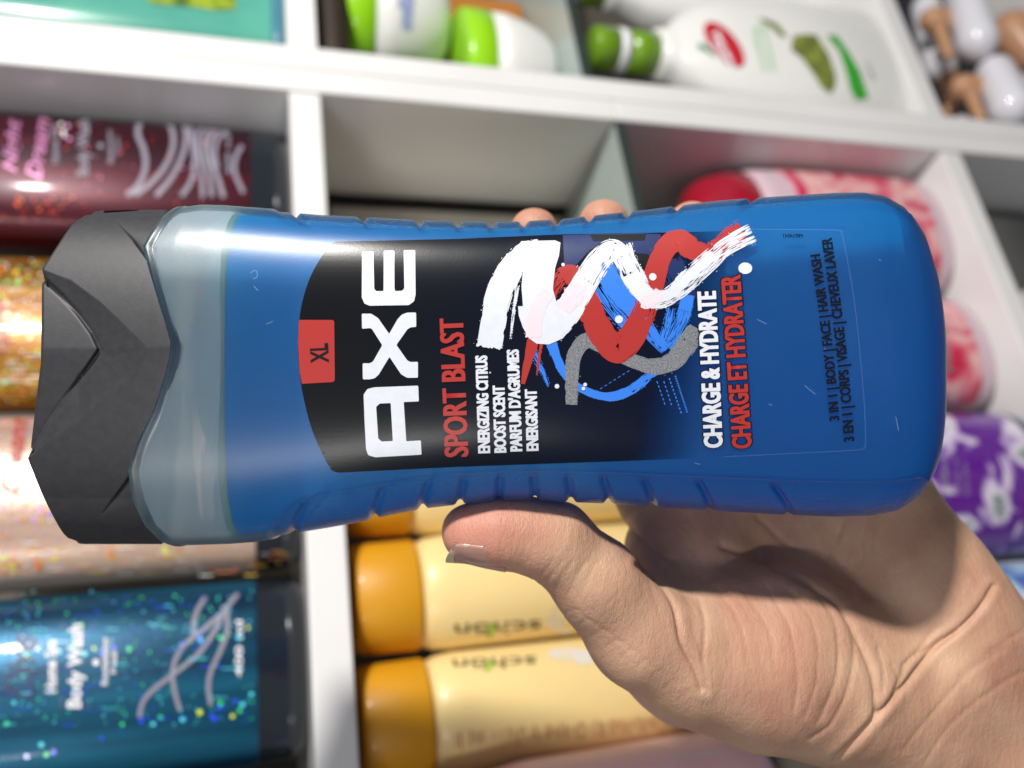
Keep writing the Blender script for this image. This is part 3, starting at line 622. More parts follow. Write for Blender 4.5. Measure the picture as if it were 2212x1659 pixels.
tc = nt.nodes.new('ShaderNodeTexCoord'); nz = nt.nodes.new('ShaderNodeTexNoise'); nz.inputs['Scale'].default_value = 1800; nt.links.new(tc.outputs['Object'], nz.inputs['Vector'])
bp = nt.nodes.new('ShaderNodeBump'); bp.inputs['Strength'].default_value = .25; bp.inputs['Distance'].default_value = .00003; nt.links.new(nz.outputs['Fac'], bp.inputs['Height']); nt.links.new(bp.outputs[0], b.inputs['Normal'])
arc = catmull([(730, 522), (719, 525), (703, 543), (683, 573), (666, 609), (653, 652), (646.5, 692), (644, 742), (646, 791), (651.5, 838), (663, 891), (676, 934), (696, 980), (711, 1008), (720, 1018), (732, 1021)], 5)
outl = [tuple(p) for p in arc]+[(987, 1008.6), (1450, 992), (1560, 987), (1570, 499), (1450, 502), (1219, 506), (987, 516)]
lab = Flat().poly(outl)
def fade(P2):
    u, v = P2[:, 0], P2[:, 1]; e = 1395+60*np.clip((829-v)/300, -.6, 1)
    return np.clip(.74+.26*(u-e)/150, 0, 1)*(u > e)+np.clip((u-760)/(e-760), 0, 1)*.74*(u <= e)
lab = lab.build('label', LAB, on_front(.00010), bot, cut=12, attr=fade)
INKW = mat('white_label_ink', (.70, .73, .80), rough=.32, spec=.6, noise=.05, nscale=400); INKR = mat('red_label_ink', (.40, .030, .026), rough=.36)
INKB = mat('blue_label_ink', (.035, .20, .76), rough=.36); INKG = mat('grey_label_ink', (.26, .27, .29), rough=.36, noise=1, nscale=2600, ncol=(.12, .13, .15))
INKK = mat('black_label_ink', (.003, .004, .007), rough=.32); INKN = mat('navy_label_ink', (.006, .022, .11), rough=.36); INKP = mat('pale_pink_label_ink', (.80, .66, .71), rough=.34)
CLR = mat('label_edge_film', (.45, .62, .85), rough=.3, alpha=.09)
# clear film edge
e = Flat(); e.ribbon(catmull([(1560, 987), (1700, 980), (1851, 972), (1866, 966), (1870, 955), (1865, 847), (1847, 662), (1823, 523), (1816, 503), (1803, 497), (1620, 495)], 8), 1.6)
e.build('label_edge', CLR, on_front(.00010), bot, cut=20)
# red tag
t = Flat(); t.poly([(646, 691)]+c2([(340, 597), (352, 600), (358, 608), (362, 985), (358, 997), (345, 1003)])+[(652, 829)]+[(647, 800), (644, 742)])
t.build('size_tag', INKR, on_front(.00016), bot, cut=12)
t = Flat(); text(t, 'XL', (709, 783), (707, 741), 38, bold=.03); t.build('lettering', INKK, on_front(.00022), bot)
# big letters
def rnd(pts, r=10, n=4):
    """round the corners of a polygon"""
    P = np.array(pts, float); out = []
    for i in range(len(P)):
        a, b_, c_ = P[i-1], P[i], P[(i+1) % len(P)]; la, lc = np.linalg.norm(a-b_), np.linalg.norm(c_-b_); rr = min(r, la*.45, lc*.45)
        p, q = b_+(a-b_)/la*rr, b_+(c_-b_)/lc*rr
        for t_ in np.linspace(0, 1, n+1): out.append(tuple((1-t_)**2*p+2*t_*(1-t_)*b_+t_*t_*q))
    return out
big = Flat()
E_ = [(540, 150), (614, 149), (620, 395), (634, 409), (680, 408), (682, 145), (751, 144), (752, 392), (756, 408), (800, 407), (816, 392), (812, 141), (887, 141), (890, 430), (880, 475), (845, 500), (590, 504), (555, 490), (538, 450)]
X_l = [(538, 556), (600, 556), (645, 585), (717, 688), (772, 592), (800, 562), (835, 549), (893, 548), (894, 642), (858, 645), (836, 658), (764, 760), (836, 862), (858, 872), (905, 870), (905, 974), (835, 975), (795, 952), (719, 838), (648, 955), (622, 978), (590, 985), (545, 985), (544, 880), (592, 880), (612, 868), (672, 762), (604, 655), (590, 650), (540, 655)]
A_o = [(907, 1026), (620, 1037), (575, 1048), (550, 1085), (556, 1250), (566, 1440), (580, 1480), (625, 1494), (929, 1477), (924, 1384), (829, 1389), (812, 1133), (911, 1129)]
A_h = [(655, 1143), (727, 1140), (741, 1388), (668, 1391), (646, 1372), (632, 1165)]
for loops in ([rnd(c2(A_o), 2.5), rnd(c2(A_h), 2)], [rnd(c2(X_l), 3)], [rnd(c2(E_), 2.5)]):
    big = Flat(); big.poly(*loops); big.build('brand_letter', INKW, on_front(.00020), bot, cut=14)
# ---- brush strokes
def stroke(fl, path, widths, dry=(), n=26, seed=0, core=.86, ragged=1.0, ends=True):
    r = np.random.default_rng(seed); p = catmull(path, 10); s = np.linspace(0, 1, len(p)); w = np.interp(s, np.linspace(0, 1, len(widths)), widths)
    t = np.gradient(p, axis=0); t /= np.linalg.norm(t, axis=1)[:, None]; nn = np.stack([-t[:, 1], t[:, 0]], 1)
    dryv = np.zeros(len(p))
    for a, b_, k in dry: dryv = np.maximum(dryv, k*((s >= a) & (s <= b_)))
    i = 0
    semi = (dryv > 0) & (dryv < .45)
    if semi.any():
        z_ = np.where(semi)[0]; cuts = np.split(z_, np.where(np.diff(z_) > 1)[0]+1)
        for z_ in cuts:
            if len(z_) > 2: fl.ribbon(p[z_]-nn[z_]*(w[z_]*.10)[:, None], w[z_]*(.62-dryv[z_]*.5))
    wet = dryv == 0; i0 = 0
    while i0 < len(p):                                    # the wet body of the stroke
        if not wet[i0]: i0 += 1; continue
        i1 = i0
        while i1 < len(p) and wet[i1]: i1 += 1
        if i1-i0 > 2: fl.ribbon(p[i0:i1], w[i0:i1]*.93)
        i0 = i1
    for j in range(n):                                    # bristle ribbons across the width
        off = (j+.5)/n*2-1; edge = abs(off); bw_ = 2/n*2.0; i = 0
        while i < len(p)-2:
            dv = dryv[min(i+2, len(p)-1)]; pb = dv*.75+(ragged*.55 if edge > core else 0)*(.6 if dv == 0 else 1.2)
            if pb == 0: i += 1; continue
            if r.random() < pb*.8: i += int(r.integers(1, 4)); continue
            L = int(r.integers(4, 14)) if pb > 0 else len(p)
            k = min(len(p)-1, i+L)
            if pb == 0:
                z = np.where(dryv[i:] > 0)[0]; k = min(k, i+int(z[0])+1) if len(z) and z[0] > 0 else k
            seg = np.arange(i, k+1)
            if len(seg) > 1:
                q = p[seg]+nn[seg]*(w[seg]/2*(off+r.normal(0, .02)))[:, None]; ww = w[seg]/2*bw_*(1.0 if pb == 0 else r.uniform(.45, 1.0))
                if pb > 0: ww = ww*np.interp(np.linspace(0, 1, len(seg)), [0, .2, .8, 1], [.3, 1, 1, .3])
                fl.ribbon(q, ww)
            i = k+(int(r.integers(1, 3)) if pb > 0 else 0)
            if k >= len(p)-1: break
        if ends:
            for e_, sg in ((0, -1), (-1, 1)):
                if dryv[e_] == 0 and w[e_] > 12:
                    L = r.uniform(0, .10)*w[e_]; a = p[e_]+nn[e_]*w[e_]/2*off; fl.ribbon([a-t[e_]*sg*1, a+t[e_]*sg*L], w[e_]/2*bw_)
    # stray specks
    for _ in range(int(30*ragged*(1+dryv.sum()/len(p)*3))):
        k = int(r.integers(0, len(p))); o_ = r.choice((-1, 1))*(1+abs(r.normal(0, .09))); c_ = p[k]+nn[k]*w[k]/2*o_; a = r.uniform(.5, 1.5)
        fl.ribbon([c_-t[k]*a, c_+t[k]*a*r.uniform(.5, 2.5)], r.uniform(.6, 1.6))
nv = Flat(); nv.poly(c3([(690, 125), (1180, 112), (1330, 120), (1300, 240), (1260, 290), (1140, 240), (980, 150), (860, 230), (760, 340), (700, 320)]))
stroke(nv, c3([(1380, 300), (1450, 440), (1500, 560)]), [55, 60, 50], dry=((0, 1, .3),), seed=31)
nv.build('brush_stroke', INKN, on_front(.00016), bot, cut=16)
bk = Flat(); bk.poly(c3([(868, 125), (1235, 118), (1225, 160), (890, 165)])); bk.poly(c3([(1090, 235), (1250, 250), (1290, 330), (1245, 450), (1200, 430)])); bk.build('brush_stroke', INKK, on_front(.00018), bot, cut=16)
bl = Flat()
stroke(bl, c3([(600, 790), (640, 900), (690, 1010), (780, 1110), (900, 1165), (1020, 1180), (1150, 1130), (1250, 1050), (1330, 1000)]), [24, 20, 18, 17, 17, 20, 22, 18, 14], dry=((.75, 1, .25),), seed=1, n=14)
stroke(bl, c3([(950, 330), (1010, 430), (1090, 540), (1190, 660), (1290, 790), (1360, 880)]), [44, 46, 44, 36, 30, 20], seed=2, dry=((.55, 1, .35),))
stroke(bl, c3([(900, 430), (980, 560), (1070, 680), (1150, 800)]), [30, 34, 30, 22], seed=12, dry=((0, 1, .95),))
stroke(bl, c3([(1510, 520), (1480, 640), (1430, 760), (1370, 860)]), [26, 30, 26, 20], seed=3, dry=((.3, 1, .5),))
stroke(bl, c3([(1400, 600), (1370, 720), (1330, 860)]), [16, 18, 14], seed=4, dry=((0, 1, .8),), n=10)
stroke(bl, c3([(480, 850), (530, 960), (600, 1110)]), [16, 14, 6], seed=5, dry=((0, 1, .8),), n=8)
stroke(bl, c3([(440, 480), (480, 640)]), [12, 12], seed=6, n=6)
def dashes(fl, a, b_, n, w):
    a, b_ = np.array(c3([a])[0]), np.array(c3([b_])[0])
    for i in range(n): fl.ribbon([a+(b_-a)*(i/n), a+(b_-a)*((i+.55)/n)], w)
dashes(bl, (1125, 1010), (920, 1140), 7, 1.4); dashes(bl, (1305, 1080), (1362, 1245), 6, 2); dashes(bl, (1350, 1080), (1405, 1250), 6, 2); dashes(bl, (1385, 1060), (1468, 1300), 10, 2.5); dashes(bl, (1425, 1045), (1505, 1290), 16, 3.6)
bl.build('brush_stroke', INKB, on_front(.00020), bot, cut=20)
gr = Flat()
stroke(gr, c3([(748, 1228), (748, 1120), (752, 1000), (775, 890), (850, 810), (930, 860), (1030, 905), (1150, 950), (1290, 985), (1410, 950), (1490, 850), (1560, 730)]), [24, 28, 30, 32, 34, 20, 24, 30, 34, 40, 44, 38], seed=8, dry=((.93, 1, .15),))
gr.build('brush_stroke', INKG, on_front(.00023), bot, cut=20)
rd = Flat()
stroke(rd, c3([(430, 1098), (455, 980), (485, 860), (505, 760)]), [8, 16, 22, 22], seed=9, n=10, ragged=.5)
stroke(rd, c3([(520, 1040), (535, 930), (550, 830)]), [3, 6, 7], seed=19, n=4, ragged=.5)
stroke(rd, c3([(590, 560), (640, 450), (700, 390), (780, 400), (830, 520), (890, 660), (960, 790), (1050, 870), (1140, 790), (1210, 650), (1260, 500), (1310, 330), (1360, 220), (1440, 160), (1530, 215), (1610, 250)]),
       [28, 34, 38, 46, 54, 54, 58, 62, 58, 52, 50, 46, 46, 48, 46, 40], seed=10, n=30, dry=((0, .12, .5), (.60, .66, .12)))
stroke(rd, c3([(1600, 290), (1700, 220), (1790, 150), (1870, 100)]), [44, 46, 50, 54], seed=11, dry=((0, 1, .15),), ends=False)
rd.build('brush_stroke', INKR, on_front(.00026), bot, cut=20)
wh = Flat()
stroke(wh, c3([(210, 850), (235, 700), (260, 560), (305, 430), (370, 320), (450, 240), (540, 220)]), [54, 55, 56, 56, 52, 46, 44], seed=13, n=30, dry=((.9, 1, .02),))
wh.poly(c3([(420, 165), (640, 160), (675, 175), (665, 260), (640, 340), (625, 480), (660, 600), (755, 575), (800, 640), (740, 740), (690, 800), (600, 840), (520, 835), (470, 800), (430, 730), (402, 650), (398, 590), (430, 590), (420, 460), (432, 340), (350, 330), (370, 230)]))
stroke(wh, c3([(600, 740), (690, 660), (770, 540), (850, 410), (930, 290), (1000, 225), (1060, 250), (1110, 340), (1160, 440), (1230, 520), (1310, 550), (1420, 500), (1530, 400), (1640, 300), (1760, 200), (1930, 110)]),
       [62, 62, 58, 54, 52, 46, 46, 42, 38, 40, 38, 40, 46, 44, 42, 44], seed=14, n=34, dry=((.20, .36, .16), (.42, .49, .3), (.66, .78, .14), (.78, .9, .36), (.9, 1, .6)), ends=False)
stroke(wh, c3([(350, 800), (370, 620), (395, 460)]), [3, 6, 7], seed=15, dry=((0, 1, .7),), n=4)
stroke(wh, c3([(1110, 180), (1150, 280), (1210, 400), (1240, 470)]), [20, 16, 14, 12], seed=16, dry=((0, 1, .6),), n=8)
wh.build('brush_stroke', INKW, on_front(.00030), bot, cut=20)
pp = Flat()
stroke(pp, c3([(500, 790), (505, 680), (540, 580), (600, 500)]), [34, 34, 32, 26], seed=17, n=16, ragged=.3)
stroke(pp, c3([(690, 610), (760, 520), (800, 440)]), [36, 44, 30], seed=18, n=16, dry=((0, 1, .12),), ragged=.3)
stroke(pp, c3([(1200, 560), (1260, 560), (1330, 500)]), [24, 30, 24], seed=20, n=14, dry=((0, 1, .12),), ragged=.3)
pp.build('brush_stroke', INKP, on_front(.00033), bot, cut=20)
for x, y, r_ in ((692, 318, 11), (1278, 398, 24), (1057, 676, 26), (652, 1113, 15), (836, 1102, 12), (825, 1128, 12), (215, 1024, 5), (345, 1120, 9)): dt = Flat(); (a, b_), = c3([(x, y)]); dt.dot(a, b_, r_*.3307); dt.build('paint_dot', INKW, on_front(.00036), bot)
(a, b_), = c3([(1882, 342)]); dt = Flat(); dt.dot(a, b_, (15, 12.5)); dt.build('paint_dot', INKW, on_front(.00036), bot)
# ---- words
def words(items, ink, lift=.0004, outline=None, grow=.0, bold=.03, wide=.07):
    if outline:
        o_ = Flat()
        for it in items: text(o_, *it[:4], bold=bold, grow=grow, bow=it[4] if len(it) > 4 else 0, wide=wide)
        o_.build('lettering_outline', outline, on_front(lift-.00004), bot, cut=40)
    o_ = Flat()
    for it in items: text(o_, *it[:4], bold=bold, bow=it[4] if len(it) > 4 else 0, wide=wide)
    o_.build('lettering', ink, on_front(lift), bot, cut=40)
words([('SPORT BLAST', (1011, 985), (999.5, 688))+(50,)], INKR, bold=.012)
words([('ENERGIZING CITRUS', (1058, 978), (1051.5, 768), 25), ('BOOST SCENT', (1093, 977), (1089, 833), 25), ("PARFUM D'AGRUMES", (1127.5, 974), (1119.5, 755), 25), ('ENERGISANT', (1162.5, 973), (1158.5, 841), 25)], INKW, bold=.028)
words([('CHARGE & HYDRATE', (1560, 966), (1545, 629), 39)], INKW, lift=.00046, outline=INKK, grow=.05, bold=.03, wide=.05)
words([('CHARGE ET HYDRATER', (1623, 967), (1598, 593), 41)], INKR, lift=.00046, outline=INKK, grow=.05, bold=.025, wide=.05)
words([('3 IN 1 | BODY | FACE | HAIR WASH', (1813, 907), (1771, 549), 21, -4), ('3 EN 1 | CORPS | VISAGE | CHEVEUX LAVER', (1845, 952), (1796, 513), 22, -5)], INKK, bold=.02)
words([('68674041', (1734, 505), (1692, 505), 8)], INKK, bold=.0)

SCR = mat('scuff_mark', (.75, .85, .95), rough=.5, alpha=.22)
for pts in ([(1738, 832), (1750, 843), (1762, 852)], [(540, 590), (552, 584), (556, 597), (546, 603)], [(548, 618), (558, 628)], [(1636, 690), (1656, 700)], [(1660, 872), (1668, 876)],
            [(575, 700), (590, 694)], [(1935, 900), (1941, 930)], [(1898, 560), (1903, 563)], [(1500, 1000), (1512, 1003)], [(1780, 740), (1783, 764)]):
    c = Flat(); c.ribbon(catmull(pts, 4), 1.3); c.build('scratch', SCR, on_front(.00006), bot)
# ---------------------------------------------------------------- cap
CAPM = mat('dark_grey_matte_plastic', (0.030, 0.031, 0.035), rough=.50, spec=.45, noise=.12, nscale=500, ncol=(.038, .038, .042), bump=.3, bscale=2200, bdist=.00006)
K1 = .5127
def k1(pts): return [(x*K1, 384+y*K1) for x, y in pts]
XLc = [(440, 330), (450, 300), (454, 215), (458, 185), (468, 168), (481, 154), (500, 140), (527, 123), (552, 107), (576, 92), (581, 91.5), (592, 98), (598, 100), (604, 92), (612, 90.5), (692, 90), (784, 88), (876, 77), (962, 67.5), (972, 67), (979, 72), (984, 68), (992, 60), (1010, 66), (1050, 82), (1084, 96), (1117, 112), (1145, 127), (1160, 137), (1170, 147), (1177, 170), (1180, 200), (1190, 300)]
LIDP = k1([(190, 422), (262, 490), (332, 570), (388, 650), (421, 722), (370, 800), (282, 920), (202, 1040), (138, 1162)])
OUTP = k1([(176, 380), (300, 430), (420, 520), (520, 615), (622, 718), (575, 830), (425, 950), (332, 1030), (232, 1100), (118, 1187)])
GA = k1([(490, 168), (560, 250), (630, 350), (700, 520), (750, 700)]); GB_ = k1([(425, 1435), (530, 1290), (620, 1150), (690, 980), (745, 800)])
def facet(u, v):
    P = np.stack([u, v], 1); z = np.zeros(len(P))
    rv = 384+718*K1; z -= .0044*np.minimum(np.abs(v-rv)/330, 1.0)**1.05                 # roof along the middle
    dl = polydist(P, LIDP); do = polydist(P, OUTP)
    inl = inpoly(P, [(-200, LIDP[0][1]-6)]+LIDP+[(-200, LIDP[-1][1]+3)]); soft = np.clip(.5+np.where(inl, dl, -dl)/10, 0, 1); ino = inpoly(P, [(-200, OUTP[0][1]-20)]+OUTP+[(-200, OUTP[-1][1]+20)])
    wg = ino; depth = .0026*np.clip((u-60)/110, 0.1, 1)
    z -= np.where(wg, depth*do/(do+dl+1e-6), 0)*(1-soft)
    z -= soft*(.0016+.0010*np.abs(v-(384+745*K1))/100)
    z -= .0005*np.exp(-(dl/4.5)**2)*np.clip((u-70)/40, 0, 1)
    for g, sgn in ((GA, 1), (GB_, 1)):
        d = polydist(P, g); gl = np.array(g); right = u > np.interp(v, np.sort(gl[:, 1]), gl[np.argsort(gl[:, 1]), 0])
        inside = (v > gl[:, 1].min()) & (v < gl[:, 1].max()); fadeg = np.clip((v-gl[:, 1].min())/60, 0, 1) if g is GA else np.clip((gl[:, 1].max()-v)/60, 0, 1)
        z -= np.where(inside & right, .0007*np.exp(-d/16)*fadeg, 0)+np.where(inside, .0003*np.exp(-(d/2.0)**2)*fadeg, 0)
    return z
def cap_part(nst=380, m=420):
    yt, yb = Y_of(451, DM-.003), Y_of(1178, DM-.003); yc, yh = (yt+yb)/2, (yt-yb)/2
    thf = np.linspace(0, math.pi, 480); thb = np.linspace(math.pi, 2*math.pi, 92)[1:-1]; th = np.concatenate([thf, thb]); m = len(th)
    c, s = np.cos(th), np.sin(th); ey = np.sign(c)*np.abs(c)**(2/2.7); ez = np.sign(s)*np.abs(s)**(2/2.7)
    VV = []
    for t in np.concatenate([[0, .002, .005, .01], np.linspace(.018, 1, nst-4)]):
        e_ = 1-.035*(1-min(t/.018, 1))**2
        y = yc+yh*ey*(1-.0*(1-e_)); z = -DM+.0218*ez*1.0
        v = 829.5-y*F/(-np.minimum(z, -.197)); uL = np.interp(v, [a for a, b_ in XLc], [b_ for a, b_ in XLc]); uR = np.interp(v, [a for a, b_ in VL], [b_ for a, b_ in VL])-.6
        u = uL+(uR-uL)*t; zz = -DM+.0218*ez*e_
        zz = np.where(ez > .02, zz+facet(u, v)*np.clip(ez*2.2, 0, 1), zz)
        dd = np.where(ez > 0, -zz, DM); x = (u-1106)*np.where(ez > 0, np.minimum(dd, .2165), .2165)/F
        VV.append(np.stack([x, y, zz], 1))
    VV = np.concatenate(VV); ff = grid_faces(nst, m); k_ = len(VV)
    a, b_ = VV[:m].copy(), VV[-m:].copy()
    ca, cb = a.mean(0), b_.mean(0); VV = np.vstack([VV, ca, cb])
    ff += [(k_, (j+1) % m, j) for j in range(m)]+[(k_+1, k_-m+j, k_-m+(j+1) % m) for j in range(m)]
    return VV, ff
cv, cf = cap_part()
fa = np.array([f if len(f) == 4 else f+(f[2],) for f in cf]); cc = cv[fa].mean(1); cu = 1106-cc[:, 0]*F/cc[:, 2]; cvv = 829.5+cc[:, 1]*F/cc[:, 2]
inl = inpoly(np.stack([cu, cvv], 1), [(-400, LIDP[0][1])]+LIDP+[(-400, LIDP[-1][1])]) & (cc[:, 2] > -DM+.004)
for nm, sel in (('cap', ~inl), ('flip_lid', inl)):
    sub = [cf[i] for i in np.where(sel)[0]]; ids = sorted({i for f in sub for i in f}); rm = {a: i for i, a in enumerate(ids)}
    o = obj(nm, cv[ids]-BQ, [tuple(rm[i] for i in f) for f in sub], CAPM, bot)

# ================================================================== THE HAND
def q3(u, v, d): return np.array([(u-1106)*d/F, -(v-829.5)*d/F, -d])/1000.0*1.0
prims = []                                               # (a, b, ra, rb, k)
def chain(pts, k):
    for a, b_ in zip(pts[:-1], pts[1:]): prims.append((q3(*a[:3]), q3(*b_[:3]), a[3]/1000, b_[3]/1000, k/1000))
THUMB = [(1016, 1150, 215, 7.4), (1075, 1148, 215, 8.4), (1130, 1152, 216, 8.9), (1200, 1172, 217, 9.9), (1288, 1256, 220, 11.2), (1385, 1372, 225, 13.4)]
chain([(1890, 1350, 264, 16), (1420, 1075, 267, 12)], 9); chain([(1910, 1320, 266, 16), (1500, 990, 271, 12)], 9)
chain([(1930, 1290, 266, 16), (1600, 920, 273, 12)], 9); chain([(1950, 1260, 264, 16), (1712, 895, 273, 11)], 9)
chain([(1890, 1080, 264, 15), (1960, 1205, 257, 16.5), (2015, 1292, 254, 17.5), (2050, 1375, 253, 19)], 10); chain([(1740, 930, 272, 12), (1890, 1080, 264, 15)], 9)
chain([(1930, 1540, 251, 21), (2760, 2400, 282, 33)], 12); chain([(2055, 1375, 253, 19.3), (2900, 2080, 282, 32)], 12); chain([(1990, 1455, 252, 20), (2830, 2240, 282, 33)], 12)
chain([(1385, 1372, 225, 13.4), (1490, 1420, 232, 16.5), (1640, 1445, 238, 20.5), (1790, 1478, 243, 20.5), (1930, 1540, 251, 21)], 9)
chain([(1560, 1350, 240, 16), (1700, 1370, 243, 17), (1850, 1420, 250, 18)], 9)
chain([(1440, 1290, 246, 12), (1500, 1180, 258, 13), (1560, 1080, 266, 13)], 8)
chain([(1400, 1330, 236, 9), (1425, 1200, 252, 9), (1430, 1090, 264, 10)], 6)
chain(THUMB, 4)
chain([(1420, 1075, 267, 12), (1245, 800, 269, 9.3), (1178, 610, 263, 8.3), (1152, 502, 252.5, 7.2)], 3)
chain([(1500, 990, 271, 12), (1395, 760, 271, 9.8), (1328, 580, 264, 8.6), (1306, 488, 250, 7.7)], 3)
chain([(1600, 920, 273, 12), (1560, 740, 271, 9.3), (1516, 570, 263, 8.3), (1493, 490, 250.5, 7.3)], 3)
chain([(1712, 895, 273, 11), (1720, 740, 269, 8.3), (1690, 640, 263, 7.4), (1672, 575, 256, 6.8)], 3)
def sdf(P, boxes=True):
    d = np.full(P.shape[:-1], .02, np.float64)
    for a, b_, ra, rb, k_ in prims:
        ab = b_-a; t = np.clip(((P-a)@ab)/(ab@ab), 0, 1); e_ = np.linalg.norm(P-a-t[..., None]*ab, axis=-1)-(ra+(rb-ra)*t)
        h = np.maximum(k_-np.abs(d-e_), 0)/k_; d = np.minimum(d, e_)-h*h*k_*.25
    return d
h_ = .0011
lo = np.array([-.030, -.232, -.318]); hi = np.array([.268, .066, -.195]); nx_, ny_, nz_ = [int(x) for x in (hi-lo)/h_]
gx, gy, gz = [lo[i]+h_*np.arange(n_) for i, n_ in enumerate((nx_, ny_, nz_))]
FD = np.full((nx_, ny_, nz_), .02, np.float32)
for a, b_, ra, rb, k_ in prims:
    mg = max(ra, rb)+k_+.004; l = np.minimum(a, b_)-mg; r_ = np.maximum(a, b_)+mg
    sl = [slice(max(0, int((l[i]-lo[i])/h_)), max(0, min((nx_, ny_, nz_)[i], int((r_[i]-lo[i])/h_)+1))) for i in range(3)]
    X_, Y_, Z_ = np.meshgrid(gx[sl[0]], gy[sl[1]], gz[sl[2]], indexing='ij', copy=False)
    if X_.size == 0: continue
    ab = b_-a; t = np.clip(((X_-a[0])*ab[0]+(Y_-a[1])*ab[1]+(Z_-a[2])*ab[2])/(ab@ab), 0, 1)
    e_ = np.sqrt((X_-a[0]-t*ab[0])**2+(Y_-a[1]-t*ab[1])**2+(Z_-a[2]-t*ab[2])**2)-(ra+(rb-ra)*t)
    d = FD[sl[0], sl[1], sl[2]]; hh = np.maximum(k_-np.abs(d-e_), 0)/k_; FD[sl[0], sl[1], sl[2]] = np.minimum(d, e_)-hh*hh*k_*.25
FD[0] = FD[-1] = .02; FD[:, 0] = FD[:, -1] = .02; FD[:, :, 0] = FD[:, :, -1] = .02
def surface_nets(Fv):
    n = Fv.shape; ins = Fv < 0
    c = [ins[i:n[0]-1+i, j:n[1]-1+j, k:n[2]-1+k] for i in (0, 1) for j in (0, 1) for k in (0, 1)]
    s = sum(x.astype(np.int8) for x in c); act = (s > 0) & (s < 8); idx = np.argwhere(act); ID = -np.ones(act.shape, np.int64); ID[act] = np.arange(len(idx))
    acc = np.zeros((len(idx), 3)); cnt = np.zeros(len(idx)); cor = [(i, j, k) for i in (0, 1) for j in (0, 1) for k in (0, 1)]
    for a in cor:
        for ax in range(3):
            if a[ax]: continue
            b_ = list(a); b_[ax] = 1
            fa_ = Fv[idx[:, 0]+a[0], idx[:, 1]+a[1], idx[:, 2]+a[2]]; fb_ = Fv[idx[:, 0]+b_[0], idx[:, 1]+b_[1], idx[:, 2]+b_[2]]
            x = (fa_ < 0) != (fb_ < 0); t = np.where(x, fa_/(fa_-fb_+1e-20), 0); p = np.repeat(np.array([a], float), len(idx), 0); p[:, ax] = t
            acc += p*x[:, None]; cnt += x
    V_ = idx+acc/np.maximum(cnt, 1)[:, None]; Q = []
    for ax in range(3):
        sl0 = [slice(None)]*3; sl1 = [slice(None)]*3; sl0[ax] = slice(0, -1); sl1[ax] = slice(1, None)
        e_ = np.argwhere(ins[tuple(sl0)] != ins[tuple(sl1)]); o1, o2 = (ax+1) % 3, (ax+2) % 3
        e_ = e_[(e_[:, o1] > 0) & (e_[:, o2] > 0)]
        qs = []
        for d1, d2 in ((-1, -1), (0, -1), (0, 0), (-1, 0)): k = e_.copy(); k[:, o1] += d1; k[:, o2] += d2; qs.append(ID[k[:, 0], k[:, 1], k[:, 2]])
        q = np.stack(qs, 1); flip = ~ins[e_[:, 0], e_[:, 1], e_[:, 2]]; q[flip] = q[flip][:, ::-1]; Q.append(q)
    return V_, np.concatenate(Q)
HV, HF = surface_nets(FD); HV = lo+HV*h_; del FD
def sgrad(P):
    e_ = 2e-4; return np.stack([(sdf(P+np.eye(3)[i]*e_)-sdf(P-np.eye(3)[i]*e_))/(2*e_) for i in range(3)], -1)
